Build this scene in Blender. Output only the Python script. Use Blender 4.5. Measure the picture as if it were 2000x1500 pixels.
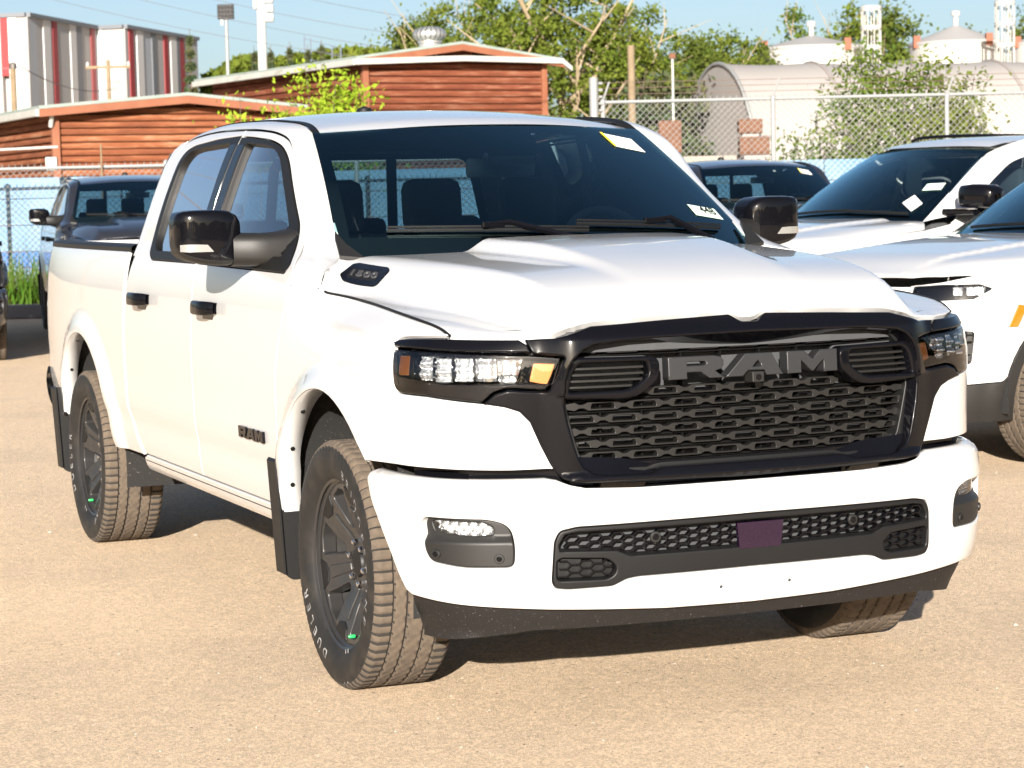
import bpy, bmesh, math, random
import numpy as np
from mathutils import Vector, Matrix
from mathutils.geometry import delaunay_2d_cdt

random.seed(7); rng = np.random.default_rng(7)
for o in list(bpy.data.objects): bpy.data.objects.remove(o)
SC = bpy.context.scene
COL = SC.collection
R = math.radians

# ---------------------------------------------------------------- camera
CAM_POS = (-3.318, -7.028, 1.585); CAM_YAW, CAM_PITCH, CAM_ROLL = R(-22.793), R(-4.696), R(1.332); FPX = 4484.95
def _cam_rot():
    return Matrix.Rotation(CAM_YAW, 3, 'Z') @ Matrix.Rotation(CAM_PITCH, 3, 'X') @ Matrix.Rotation(CAM_ROLL, 3, 'Y')
CR = _cam_rot()
cam_d = bpy.data.cameras.new('camera'); cam = bpy.data.objects.new('camera', cam_d); COL.objects.link(cam)
M3 = CR @ Matrix(((1, 0, 0), (0, 0, -1), (0, 1, 0)))
cam.matrix_world = Matrix.Translation(CAM_POS) @ M3.to_4x4()
cam_d.sensor_width = 36.0; cam_d.lens = FPX/2000*36.0; cam_d.clip_start = .1; cam_d.clip_end = 3000
cam_d.dof.use_dof = True; cam_d.dof.focus_distance = 7.0; cam_d.dof.aperture_fstop = 11.0
SC.camera = cam
SC.render.resolution_x, SC.render.resolution_y = 1024, 768
SC.view_settings.view_transform = 'Standard'; SC.view_settings.look = 'None'
SC.view_settings.gamma = 1; SC.view_settings.use_curve_mapping = False
SC.view_settings.exposure = 1.57

# ---------------------------------------------------------------- sky and sun (low warm sun behind the camera)
SUN_EL, SUN_AZ = R(16.0), R(28.0)          # light travels towards +y, turned 28 degrees to +x
sun_dir = Vector((math.sin(SUN_AZ)*math.cos(SUN_EL), math.cos(SUN_AZ)*math.cos(SUN_EL), -math.sin(SUN_EL)))
world = bpy.data.worlds.new('World'); SC.world = world; world.use_nodes = True
wn = world.node_tree; wn.nodes.clear()
w_out = wn.nodes.new('ShaderNodeOutputWorld'); w_bg = wn.nodes.new('ShaderNodeBackground'); w_sky = wn.nodes.new('ShaderNodeTexSky')
w_sky.sky_type = 'NISHITA'; w_sky.sun_disc = False; w_sky.sun_elevation = SUN_EL
w_sky.sun_rotation = math.atan2(-sun_dir.x, -sun_dir.y)
w_sky.altitude = 300; w_sky.air_density = 0.7; w_sky.dust_density = 2.0; w_sky.ozone_density = 0.9
w_bg.inputs['Strength'].default_value = 0.05
wn.links.new(w_sky.outputs[0], w_bg.inputs[0]); wn.links.new(w_bg.outputs[0], w_out.inputs[0])
sl = bpy.data.lights.new('sun', 'SUN'); sl.energy = 5.0; sl.angle = R(.5); sl.color = (1.0, .93, .84)
sun = bpy.data.objects.new('sun', sl); COL.objects.link(sun)
sun.rotation_euler = sun_dir.to_track_quat('-Z', 'Y').to_euler()
# ---------------------------------------------------------------- surfaces of the pickup body (metres; x lateral, y rearwards, z up)
class Spl:
    """natural cubic spline through (t, value) knots"""
    def __init__(s, t, v):
        t = np.asarray(t, float); v = np.asarray(v, float); n = len(t)
        h = np.diff(t); A = np.eye(n); r = np.zeros(n)
        for i in range(1, n-1):
            A[i, i-1] = h[i-1]; A[i, i] = 2*(h[i-1]+h[i]); A[i, i+1] = h[i]
            r[i] = 6*((v[i+1]-v[i])/h[i]-(v[i]-v[i-1])/h[i-1])
        s.t, s.v, s.m, s.h = t, v, np.linalg.solve(A, r), h
    def __call__(s, x):
        x = np.asarray(x, float); xc = np.clip(x, s.t[0], s.t[-1])
        i = np.clip(np.searchsorted(s.t, xc)-1, 0, len(s.h)-1)
        h = s.h[i]; a = (s.t[i+1]-xc)/h; b = (xc-s.t[i])/h
        return a*s.v[i]+b*s.v[i+1]+((a**3-a)*s.m[i]+(b**3-b)*s.m[i+1])*h*h/6

def sstep(a, b, x):
    t = np.clip((np.asarray(x, float)-a)/(b-a), 0, 1); return t*t*(3-2*t)

PLAN = [(-.2,-.982),(0,-.985),(.2,-.982),(.4,-.968),(.6,-.938),(.72,-.903),(.82,-.853),(.893,-.787),(.94,-.71),(.97,-.62),(.988,-.5),
        (.997,-.35),(1.,-.15),(1.,.3),(1.,1.),(1.,2.),(1.,2.8),(.998,3.4),(.99,4.),(.968,4.45),(.945,4.7),(.915,4.83),(.84,4.905),(.6,4.925),(0,4.93)]
_p = np.array(PLAN); _s = np.concatenate([[0], np.cumsum(np.hypot(*np.diff(_p, axis=0).T))]); _s -= _s[1]
PX, PY = Spl(_s, _p[:, 0]), Spl(_s, _p[:, 1])
SMAX = _s[-1]
_ss = np.linspace(0, SMAX, 4001); _sx = PX(_ss); _sy = PY(_ss)
def plan(s):
    """point and outward normal of the plan curve at signed arc length s (negative: truck's right side)"""
    s = np.asarray(s, float); a = np.abs(s); g = np.where(s < 0, -1., 1.)
    x, y = PX(a), PY(a); e = 1e-3
    dx, dy = (PX(a+e)-PX(a-e)), (PY(a+e)-PY(a-e)); l = np.hypot(dx, dy)+1e-12
    nx, ny = dy/l, -dx/l
    return x*g, y, nx*g, ny
def s_of_y(y):           # arc length on the side where plan y equals y
    m = _ss > 0.9
    return np.interp(y, _sy[m][_ss[m] < SMAX-.9], _ss[m][_ss[m] < SMAX-.9])
SIDE = Spl([.2,.36,.42,.46,.50,.58,.66,.70,.80,1.0,1.15,1.25,1.32,1.37,1.405,1.45,1.6,1.75,1.83,1.87,1.90,1.93],
           [.16,.13,.075,.045,.032,.018,.012,.004,-.002,-.006,0,.008,.02,.034,.05,.068,.125,.185,.225,.255,.30,.37])
FRONT = Spl([.2,.5,.7,.9,1.05,1.15,1.2,1.25,1.3], [0,0,0,0,.002,.01,.02,.035,.06])
def flare(y, z):
    o = 0
    for cy, a, r0, r1 in ((0., .042, .565, .665), (3.672, .026, .585, .70)):
        dy = np.asarray(y)-cy; dz = np.maximum(np.asarray(z)-.405, 0)
        r = np.hypot(dy*.96, dz)
        o = o + a*(1-sstep(r0, r1, r))*sstep(.35, .55, np.asarray(z))
    return o
FTOP = Spl([1.0,1.06,1.10,1.14,1.17,1.20,1.23,1.26,1.30], [0,0,.004,.014,.030,.058,.088,.110,.135])
def W(s, z, off=0.):
    """outer skin: signed arc length s, height z, off = metres inward"""
    s = np.asarray(s, float); z = np.asarray(z, float)
    x, y, nx, ny = plan(s)
    k = sstep(.75, 1.15, np.abs(s)); k2 = sstep(.55, .95, np.abs(s))     # front -> side blend
    o = FRONT(z)*(1-k)+SIDE(z)*k - flare(y, z)*sstep(1.15, 1.4, np.abs(s)) + off
    o = o + FTOP(z)*k2*(1-sstep(.0, .50, y))                        # rounded fender tops
    o = o + .12*sstep(1.30, 1.52, z)*(1-sstep(.2, 1.5, y))*k        # the cab narrows towards the windshield
    return np.stack([x-nx*o, y-ny*o, z+0*o], -1)
BUMP = Spl([.28,.32,.36,.42,.5,.6,.68,.725,.75,.765], [.05,.03,.01,-.012,-.024,-.03,-.03,-.024,-.008,.03])
def WB(s, z, off=0.):
    """front bumper skin"""
    s = np.asarray(s, float); z = np.asarray(z, float)
    x, y, nx, ny = plan(s)
    o = BUMP(z)+off - .012*sstep(.7, 1.0, np.abs(s))+.03*sstep(1.25,1.6,np.abs(s))
    return np.stack([x-nx*o, y-ny*o, z+0*o], -1)
def yplan(x):
    m = _ss < 1.6
    return np.interp(np.abs(x), np.maximum.accumulate(_sx[m]), _sy[m])
HC = Spl([-1.02,-.95,-.9,-.8,-.7,-.6,-.4,-.2,0.,.2,.45,.7], [1.236,1.256,1.276,1.312,1.338,1.356,1.376,1.389,1.398,1.405,1.412,1.418])
HL = Spl([-1.,-.85,-.75,-.6,-.25,.1,.3,.45,.7], [1.185,1.190,1.198,1.217,1.243,1.266,1.288,1.305,1.32])
HW = Spl([-1.,-.9,-.6,-.2,.2,.45,.6], [.595,.612,.665,.745,.80,.84,.85]); HH = Spl([-1.,-.9,-.6,-.2,.2,.6], [.045,.055,.085,.12,.125,.12])
HOOD_SEAM = [(0,1.202),(.024,1.202),(.060,1.222),(.2,1.221),(.4,1.214),(.513,1.206),(.561,1.193),(.625,1.176),(.747,1.173),(.85,1.174),(.962,1.177),(1.002,1.191),(1.05,1.202),(1.12,1.212),(1.25,1.224),(1.45,1.239),(1.617,1.250),(1.782,1.259),(1.891,1.268),(1.978,1.276),(2.001,1.281)]
_hs = np.linspace(0, 2.1, 340); _hz = np.interp(_hs, [a for a, b in HOOD_SEAM], [b for a, b in HOOD_SEAM]); _hp = W(_hs, _hz)
_hk = [W(2.012,1.283), W(2.03,1.292), W(2.05,1.355), np.array([.812,.432,1.398])]      # rear corner, up to the windshield
_he = np.concatenate([np.linspace(a, b, 30) for a, b in zip(_hk[:-1], _hk[1:])]); _m = _hs < 2.01; _hp = np.concatenate([_hp[_m], _he]); _hz = _hp[:, 2]
def H(x, y):
    """hood height: raised centre panel with a dome, lower outer flanks, rolled down to the seam along its front and side edges"""
    x = np.abs(np.asarray(x, float)); y = np.asarray(y, float); x, y = np.broadcast_arrays(x, y)
    w = .405-.11*sstep(-.4, .9, -y)
    dome = (1-sstep(w-.05, w+.035, x))*sstep(-.85, -.05, y)
    lo, c, h = HL(y), HW(y), HH(y)
    I = lo+(HC(y)-.02*sstep(.1, .8, x)-lo)*(1-sstep(c-h, c+h, x))+.042*dome
    sh = I.shape; xf, yf, zf = x.ravel(), y.ravel(), I.ravel().copy()
    for i in range(0, len(xf), 2000):
        d = np.hypot(xf[i:i+2000, None]-_hp[None, :, 0], yf[i:i+2000, None]-_hp[None, :, 1]); wt = 1/(d*d+1e-4)**3; zs = (wt*_hz).sum(1)/wt.sum(1)
        zf[i:i+2000] += (zs-zf[i:i+2000])*np.exp(-d.min(1)/.032)
    return zf.reshape(sh)
# ---------------------------------------------------------------- materials
MATS = {}
def mat(name, col, rough=.5, metal=0., coat=0., spec=.5, noise=None, bump=None, alpha=None, emis=None, trans=0., ior=1.5, sheen=0.):
    """noise = (scale, amount, colour2, detail[, contrast lo, hi]); bump = (scale, strength, distance)"""
    if name in MATS: return MATS[name]
    m = bpy.data.materials.new(name); m.use_nodes = True; n = m.node_tree; b = n.nodes['Principled BSDF']
    c = (*col, 1.)
    b.inputs['Base Color'].default_value = c; b.inputs['Roughness'].default_value = rough; b.inputs['Metallic'].default_value = metal
    b.inputs['Coat Weight'].default_value = coat; b.inputs['Coat Roughness'].default_value = .03
    b.inputs['Specular IOR Level'].default_value = spec; b.inputs['IOR'].default_value = ior
    b.inputs['Transmission Weight'].default_value = trans
    m.diffuse_color = c
    if noise or bump:
        tc = n.nodes.new('ShaderNodeTexCoord')
    if noise:
        nt = n.nodes.new('ShaderNodeTexNoise'); nt.inputs['Scale'].default_value = noise[0]; nt.inputs['Detail'].default_value = noise[3] if len(noise) > 3 else 6
        n.links.new(tc.outputs['Object'], nt.inputs['Vector'])
        rp = n.nodes.new('ShaderNodeMapRange'); rp.inputs[1].default_value = noise[4] if len(noise) > 4 else .35; rp.inputs[2].default_value = noise[5] if len(noise) > 5 else .65
        rp.inputs[4].default_value = noise[1]
        n.links.new(nt.outputs[0], rp.inputs[0])
        mx = n.nodes.new('ShaderNodeMix'); mx.data_type = 'RGBA'; mx.inputs[6].default_value = c; mx.inputs[7].default_value = (*noise[2], 1.)
        n.links.new(rp.outputs[0], mx.inputs[0]); n.links.new(mx.outputs[2], b.inputs['Base Color'])
    if bump:
        bt = n.nodes.new('ShaderNodeTexNoise'); bt.inputs['Scale'].default_value = bump[0]; bt.inputs['Detail'].default_value = 4
        n.links.new(tc.outputs['Object'], bt.inputs['Vector'])
        bn = n.nodes.new('ShaderNodeBump'); bn.inputs['Strength'].default_value = bump[1]; bn.inputs['Distance'].default_value = bump[2]
        n.links.new(bt.outputs[0], bn.inputs['Height']); n.links.new(bn.outputs[0], b.inputs['Normal'])
    if emis:
        b.inputs['Emission Color'].default_value = (*emis[:3], 1.); b.inputs['Emission Strength'].default_value = emis[3]
    MATS[name] = m
    return m
def glassmat(name, tint, refl=1.0, rough=0.0, ior=1.52, gc=(1, 1, 1)):
    """thin pane: tinted see-through plus mirror reflection by Fresnel"""
    if name in MATS: return MATS[name]
    m = bpy.data.materials.new(name); m.use_nodes = True; n = m.node_tree; n.nodes.clear()
    o = n.nodes.new('ShaderNodeOutputMaterial'); t = n.nodes.new('ShaderNodeBsdfTransparent'); g = n.nodes.new('ShaderNodeBsdfGlossy')
    f = n.nodes.new('ShaderNodeFresnel'); x = n.nodes.new('ShaderNodeMixShader'); k = n.nodes.new('ShaderNodeMath'); k.operation = 'MULTIPLY'; k.use_clamp = True
    f.inputs[0].default_value = ior; k.inputs[1].default_value = refl
    t.inputs[0].default_value = (*tint, 1); g.inputs['Roughness'].default_value = rough; g.inputs[0].default_value = (*gc, 1)
    n.links.new(f.outputs[0], k.inputs[0]); n.links.new(k.outputs[0], x.inputs[0]); n.links.new(t.outputs[0], x.inputs[1]); n.links.new(g.outputs[0], x.inputs[2]); n.links.new(x.outputs[0], o.inputs[0])
    m.diffuse_color = (*tint, 1); MATS[name] = m
    return m
P_WHITE = mat('white_paint', (.49, .488, .485), .3, coat=1.)
P_DARK = mat('granite_paint', (.03, .031, .038), .35, metal=.5, coat=1.)
GLOSS = mat('gloss_black', (.003, .003, .004), .25, coat=.5, spec=.03)
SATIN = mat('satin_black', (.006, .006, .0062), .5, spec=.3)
PLAST = mat('grain_plastic', (.011, .0105, .010), .5, spec=.35, bump=(900, .25, .0006))
RUBBER = mat('rubber', (.02, .019, .019), .7)
TREAD = mat('dusty_tread', (.088, .067, .048), .95, noise=(30, .7, (.042, .034, .027), 8, .42, .75), bump=(300, .4, .002))
GROOVE = mat('tread_groove', (.014, .012, .010), .95)
SIDEW = mat('dusty_sidewall', (.011, .0105, .010), .62, spec=.35, noise=(14, .45, (.045, .036, .028), 6, .48, .75), bump=(260, .15, .001))
TLET = mat('tyre_letter_white', (.24, .24, .24), .7, noise=(40, .8, (.05, .047, .045), 5, .42, .62))
RIMM = mat('rim_dark_grey', (.034, .033, .033), .36, metal=.4, coat=.2, noise=(25, .2, (.07, .06, .05), 6, .5, .8))
CHROME = mat('chrome', (.75, .75, .76), .12, metal=1.)
STEEL = mat('steel_dark', (.12, .11, .10), .5, metal=.8)
LINER = mat('wheel_liner_felt', (.009, .0085, .008), .95, noise=(160, 1., (.16, .14, .12), 3, .68, .74), bump=(120, .6, .004))
INTER = mat('interior_black', (.035, .037, .04), .8)
SEAT = mat('seat_leather', (.075, .078, .08), .6)
INTER2 = mat('interior_grey', (.07, .074, .08), .8)
GLASS = glassmat('windshield_glass', (.70, .87, .87), 1.7, gc=(.62, .95, 1.))
DEEP = mat('deep_black', (.003, .003, .003), .8, spec=.1)
GLASSD = glassmat('privacy_glass', (.20, .28, .32), 3.0)
GLASSF = glassmat('door_glass', (.52, .66, .70), 2.8)
LENS = glassmat('lamp_lens', (.93, .94, .95), 1.1)
REFL = mat('lamp_reflector', (.80, .81, .82), .14, metal=.85)
AMBER = mat('amber_lens', (.95, .30, .012), .2, coat=1.)
AMBER2 = mat('amber_pale', (.50, .19, .06), .2, coat=1.)
REDL = mat('red_lens', (.45, .01, .01), .15, coat=1.)
WHITEP = mat('white_plastic', (.7, .7, .7), .4)
MIRRORG = mat('mirror_glass', (.6, .62, .65), .03, metal=1.)

# ---------------------------------------------------------------- mesh helpers
def link(o, parent=None):
    COL.objects.link(o)
    if parent is not None: o.parent = parent
    return o
def empty(name, loc=(0, 0, 0), rz=0., label=None, cat=None, group=None, parent=None):
    o = bpy.data.objects.new(name, None); o.empty_display_size = .3; link(o, parent); o.location = loc; o.rotation_euler = (0, 0, rz)
    return tag(o, label, cat, group)
def tag(o, label=None, cat=None, group=None, kind=None):
    if label: o['label'] = label
    if cat: o['category'] = cat
    if group: o['group'] = group
    if kind: o['kind'] = kind
    return o
def mk(name, v, f, m, parent=None, smooth=False, nrm=None, auto=None):
    me = bpy.data.meshes.new(name)
    me.from_pydata([tuple(map(float, p)) for p in v], [], [tuple(int(i) for i in q) for q in f])
    if m is not None:
        for mm in (m if isinstance(m, (list, tuple)) else [m]): me.materials.append(mm)
    if smooth:
        me.polygons.foreach_set('use_smooth', [True]*len(me.polygons))
        if auto is not None: me.set_sharp_from_angle(angle=R(auto))
    me.validate()
    if nrm is not None: me.normals_split_custom_set_from_vertices([tuple(map(float, n)) for n in nrm])
    me.update()
    return link(bpy.data.objects.new(name, me), parent)
class MB:
    """collects simple solids into one mesh"""
    def __init__(s): s.v, s.f = [], []
    def add(s, v, f):
        k = len(s.v); s.v += [tuple(p) for p in v]; s.f += [tuple(i+k for i in q) for q in f]; return s
    def box(s, c, d, rz=0., rx=0., ry=0., bev=0.):
        m = Matrix.Rotation(rz, 3, 'Z') @ Matrix.Rotation(ry, 3, 'Y') @ Matrix.Rotation(rx, 3, 'X')
        bm = bmesh.new(); bmesh.ops.create_cube(bm, size=1.)
        for q in bm.verts: q.co = Vector((q.co.x*d[0], q.co.y*d[1], q.co.z*d[2]))
        if bev: bmesh.ops.bevel(bm, geom=bm.edges[:], offset=bev, segments=2, affect='EDGES', profile=.5)
        bm.verts.index_update()
        s.add([m @ q.co+Vector(c) for q in bm.verts], [[q.index for q in p.verts] for p in bm.faces]); bm.free(); return s
    def tube(s, pts, r, n=8, cap=True):
        pts = [Vector(p) for p in pts]; k = len(pts); rr = r if isinstance(r, (list, tuple)) else [r]*k
        base = len(s.v); up = None
        for i, p in enumerate(pts):
            t = (pts[min(i+1, k-1)]-pts[max(i-1, 0)]).normalized()
            if up is None: up = Vector((0, 0, 1)) if abs(t.z) < .9 else Vector((1, 0, 0))
            a = t.cross(up).normalized(); b = a.cross(t).normalized(); up = b
            for j in range(n):
                w = 2*math.pi*j/n; s.v.append(tuple(p+a*math.cos(w)*rr[i]+b*math.sin(w)*rr[i]))
        for i in range(k-1):
            for j in range(n):
                s.f.append((base+i*n+j, base+i*n+(j+1) % n, base+(i+1)*n+(j+1) % n, base+(i+1)*n+j))
        if cap:
            s.f.append(tuple(base+j for j in range(n))[::-1]); s.f.append(tuple(base+(k-1)*n+j for j in range(n)))
        return s
    def lathe(s, prof, n=24, axis='z', c=(0, 0, 0), close=False, cap=True):
        """prof: (radius, height) pairs"""
        base = len(s.v); k = len(prof)
        for r, h in prof:
            for j in range(n):
                w = 2*math.pi*j/n; a, b = r*math.cos(w), r*math.sin(w)
                p = {'z': (a, b, h), 'x': (h, a, b), 'y': (a, h, b)}[axis]
                s.v.append((p[0]+c[0], p[1]+c[1], p[2]+c[2]))
        for i in range(k if close else k-1):
            i2 = (i+1) % k
            for j in range(n):
                s.f.append((base+i*n+j, base+i*n+(j+1) % n, base+i2*n+(j+1) % n, base+i2*n+j))
        if not close and cap:
            if prof[0][0] > 1e-5: s.f.append(tuple(base+j for j in range(n))[::-1])
            if prof[-1][0] > 1e-5: s.f.append(tuple(base+(k-1)*n+j for j in range(n)))
        return s
    def prism(s, poly, h0, h1, fn=None):
        """poly: 2D outline (a, b) extruded from h0 to h1; fn maps (a, b, h) to 3D"""
        fn = fn or (lambda a, b, h: (a, b, h)); k = len(poly)
        s.add([fn(a, b, h0) for a, b in poly]+[fn(a, b, h1) for a, b in poly],
              [tuple(range(k))[::-1], tuple(range(k, 2*k))]+[(i, (i+1) % k, k+(i+1) % k, k+i) for i in range(k)]); return s
    def build(s, name, m, parent=None, smooth=False, auto=30):
        o = mk(name, s.v, s.f, m, parent)
        bm = bmesh.new(); bm.from_mesh(o.data); bmesh.ops.recalc_face_normals(bm, faces=bm.faces[:]); bm.to_mesh(o.data); bm.free()
        if smooth:
            o.data.polygons.foreach_set('use_smooth', [True]*len(o.data.polygons)); o.data.set_sharp_from_angle(angle=R(auto))
        return o
def cr(pts, n=8, closed=False):
    """Catmull-Rom through points"""
    P = [np.array(p, float) for p in pts]; k = len(P); out = []
    for i in range(k if closed else k-1):
        p0 = P[i-1] if (closed or i > 0) else 2*P[0]-P[1]; p1 = P[i]; p2 = P[(i+1) % k]
        p3 = P[(i+2) % k] if (closed or i+2 < k) else 2*P[-1]-P[-2]
        for j in range(n):
            t = j/n; out.append(.5*((2*p1)+(-p0+p2)*t+(2*p0-5*p1+4*p2-p3)*t*t+(-p0+3*p1-3*p2+p3)*t**3))
    if not closed: out.append(P[-1])
    return [tuple(p) for p in out]
def rc(pts, r, n=5):
    """polygon with rounded corners; r one radius or a list"""
    P = [np.array(p, float) for p in pts]; k = len(P); out = []
    for i in range(k):
        rr = r[i] if isinstance(r, (list, tuple)) else r
        a, b, c = P[i-1], P[i], P[(i+1) % k]
        u = a-b; w = c-b; lu, lw = np.linalg.norm(u), np.linalg.norm(w)
        if rr <= 0 or lu < 1e-9 or lw < 1e-9: out.append(tuple(b)); continue
        d = min(rr, lu*.48, lw*.48); p, q = b+u/lu*d, b+w/lw*d
        for j in range(n+1):
            t = j/n; out.append(tuple((1-t)**2*p+2*t*(1-t)*b+t*t*q))
    return out
def dens(pts, res):
    out = []; k = len(pts)
    for i in range(k):
        a, b = np.array(pts[i], float), np.array(pts[(i+1) % k], float); l = np.linalg.norm(b-a)
        if l < 1e-6: continue
        m = max(1, int(math.ceil(l/res)))
        for j in range(m): out.append(a+(b-a)*j/m)
    return np.array(out)
def inside(poly, pts):
    x, y = pts[:, 0], pts[:, 1]; c = np.zeros(len(pts), bool); n = len(poly); j = n-1
    for i in range(n):
        xi, yi = poly[i]; xj, yj = poly[j]
        with np.errstate(divide='ignore', invalid='ignore'):
            k = ((yi > y) != (yj > y)) & (x < (xj-xi)*(y-yi)/(yj-yi+1e-15)+xi)
        c ^= k; j = i
    return c
def area2(p):
    x, y = p[:, 0], p[:, 1]; return .5*np.sum(x*np.roll(y, -1)-y*np.roll(x, -1))
def onrm(p):
    d = np.roll(p, -1, 0)-np.roll(p, 1, 0); n = np.stack([d[:, 1], -d[:, 0]], 1); n /= (np.linalg.norm(n, axis=1)[:, None]+1e-12)
    return n if area2(p) > 0 else -n
def tri2d(outer, holes, res):
    loops = [outer]+list(holes)
    lo, hi = outer.min(0), outer.max(0)
    gx = np.arange(lo[0]+res*.5, hi[0], res); gy = np.arange(lo[1]+res*.5, hi[1], res*.9)
    G = np.array([(x+(res*.5 if j % 2 else 0), y) for j, y in enumerate(gy) for x in gx]) if len(gx) and len(gy) else np.zeros((0, 2))
    if len(G):
        ok = inside(outer, G)
        for h in holes: ok &= ~inside(h, G)
        G = G[ok]
        B = np.concatenate(loops)
        if len(G):
            keep = np.ones(len(G), bool)
            for i in range(0, len(G), 500):
                d = ((G[i:i+500, None, :]-B[None])**2).sum(2).min(1); keep[i:i+500] = d > (res*.5)**2
            G = G[keep]
    V, E = [], []
    for l in loops:
        k = len(V); V += [tuple(p) for p in l]; E += [(k+i, k+(i+1) % len(l)) for i in range(len(l))]
    nb = len(V); V += [tuple(p) for p in G]
    r = delaunay_2d_cdt([Vector(p) for p in V], E, [], 0, 1e-7)
    vo = np.array([tuple(p) for p in r[0]]); F = np.array([f for f in r[2] if len(f) == 3], int)
    C = vo[F].mean(1); ok = inside(outer, C)
    for h in holes: ok &= ~inside(h, C)
    F = F[ok]
    A = vo[F[:, 1]]-vo[F[:, 0]]; Bv = vo[F[:, 2]]-vo[F[:, 0]]; ar = A[:, 0]*Bv[:, 1]-A[:, 1]*Bv[:, 0]
    F = F[np.abs(ar) > 1e-10]; ar = ar[np.abs(ar) > 1e-10]
    F[ar < 0] = F[ar < 0][:, ::-1]
    return vo, F
def surf_n(fn, a, b, off, cen):
    e = 1.5e-3
    p = fn(a, b, off); du = fn(a+e, b, off)-fn(a-e, b, off); dv = fn(a, b+e, off)-fn(a, b-e, off)
    n = np.cross(du, dv); n /= (np.linalg.norm(n, axis=1)[:, None]+1e-12)
    ref = p-cen(p); fl = np.sum(n*ref, 1).mean() < 0
    return p, (-n if fl else n), du, dv, fl
def truck_cen(p):
    c = np.zeros_like(p); c[:, 1] = np.clip(p[:, 1], -.2, 4.3); c[:, 2] = .8; return c
def panel(name, outline, fn, m, parent, holes=(), res=.03, off=0., depth=.014, bev=.003, gap=.0025, cen=truck_cen, back=False, keep=False):
    """a trimmed piece of the skin fn(a, b, off) with rolled edges and a flange depth metres deep"""
    O_ = dens(outline, res*.8); Hs = [dens(h, res*.8) for h in holes]
    ins = gap+bev
    loops0 = [O_-onrm(O_)*ins]+[h+onrm(h)*ins for h in Hs]
    vo, F = tri2d(loops0[0], loops0[1:], res)
    P, N, du, dv, fl = surf_n(fn, vo[:, 0], vo[:, 1], off, cen)
    V = [P]; NN = [N]; faces = [tuple(f[::-1]) if fl else tuple(f) for f in F]; base = len(P)
    for i, l in enumerate([O_]+Hs):
        n2 = onrm(l)*(1 if i == 0 else -1)
        l0 = loops0[i]; l1 = l-n2*gap
        p0, N0, du, dv, _ = surf_n(fn, l0[:, 0], l0[:, 1], off, cen)
        p1, N1, du, dv, _ = surf_n(fn, l1[:, 0], l1[:, 1], off, cen)
        du = du/(np.linalg.norm(du, axis=1)[:, None]+1e-12); dv = dv/(np.linalg.norm(dv, axis=1)[:, None]+1e-12)
        sd = du*n2[:, :1]+dv*n2[:, 1:]; sd /= (np.linalg.norm(sd, axis=1)[:, None]+1e-12)
        k = len(l)
        rings = [(p0, N0), (p0+(p1-p0)*.7-N1*bev*.3, N1*.71+sd*.71), (p1-N1*bev, sd), (p1-N1*max(depth, bev*1.01), sd)]
        if back: rings.append((p0-N0*depth, -N0))
        for q, n_ in rings: V.append(q); NN.append(n_)
        for r_ in range(len(rings)-1):
            for j in range(k):
                a, b = base+r_*k+j, base+r_*k+(j+1) % k; c, d = a+k, b+k
                f = (a, c, d, b)
                ccw = area2(l) > 0
                if (i == 0) != ccw: f = f[::-1]
                if fl: f = f[::-1]
                faces.append(f)
        base += len(rings)*k
    if back:
        k0 = base; V.append(P-N*depth); NN.append(-N); faces += [tuple(k0+q for q in (f if fl else f[::-1])) for f in F]
    return mk(name, np.concatenate(V), faces, m, parent, True, np.concatenate(NN))
def mir(pts): return [(-a, b) for a, b in pts][::-1]
def grid(name, rows, m, parent, smooth=True, flip=False, auto=None, closed=False):
    a = np.array(rows, float); r, c = a.shape[:2]; f = []
    for i in range(r-1):
        for j in range(c if closed else c-1):
            j2 = (j+1) % c; q = (i*c+j, i*c+j2, (i+1)*c+j2, (i+1)*c+j); f.append(q[::-1] if flip else q)
    return mk(name, a.reshape(-1, 3), f, m, parent, smooth, auto=auto)
def copy_tree(o, parent=None, sub=None):
    c = o.copy(); COL.objects.link(c); c.parent = parent
    if sub and o.type == 'MESH':
        for i, s in enumerate(c.material_slots):
            if s.material and s.material.name in sub:
                nm = sub[s.material.name]; s.link = 'OBJECT'; s.material = nm
    for ch in o.children: copy_tree(ch, c, sub)
    return c
def text_mesh(txt, size, offset=0., extrude=0., shear=0., spacing=1.):
    """flat or extruded lettering as (verts, faces), centred on its box"""
    cu = bpy.data.curves.new('t', 'FONT'); cu.body = txt; cu.size = size; cu.offset = offset; cu.extrude = extrude; cu.shear = shear
    cu.space_character = spacing; cu.resolution_u = 3; cu.align_x = 'CENTER'; cu.align_y = 'CENTER'
    o = bpy.data.objects.new('t', cu); COL.objects.link(o); bpy.context.view_layer.update()
    me = bpy.data.meshes.new_from_object(o.evaluated_get(bpy.context.evaluated_depsgraph_get()))
    v = np.array([tuple(p.co) for p in me.vertices]); f = [tuple(p.vertices) for p in me.polygons]
    bpy.data.objects.remove(o); bpy.data.curves.remove(cu); bpy.data.meshes.remove(me)
    return v, f
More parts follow.
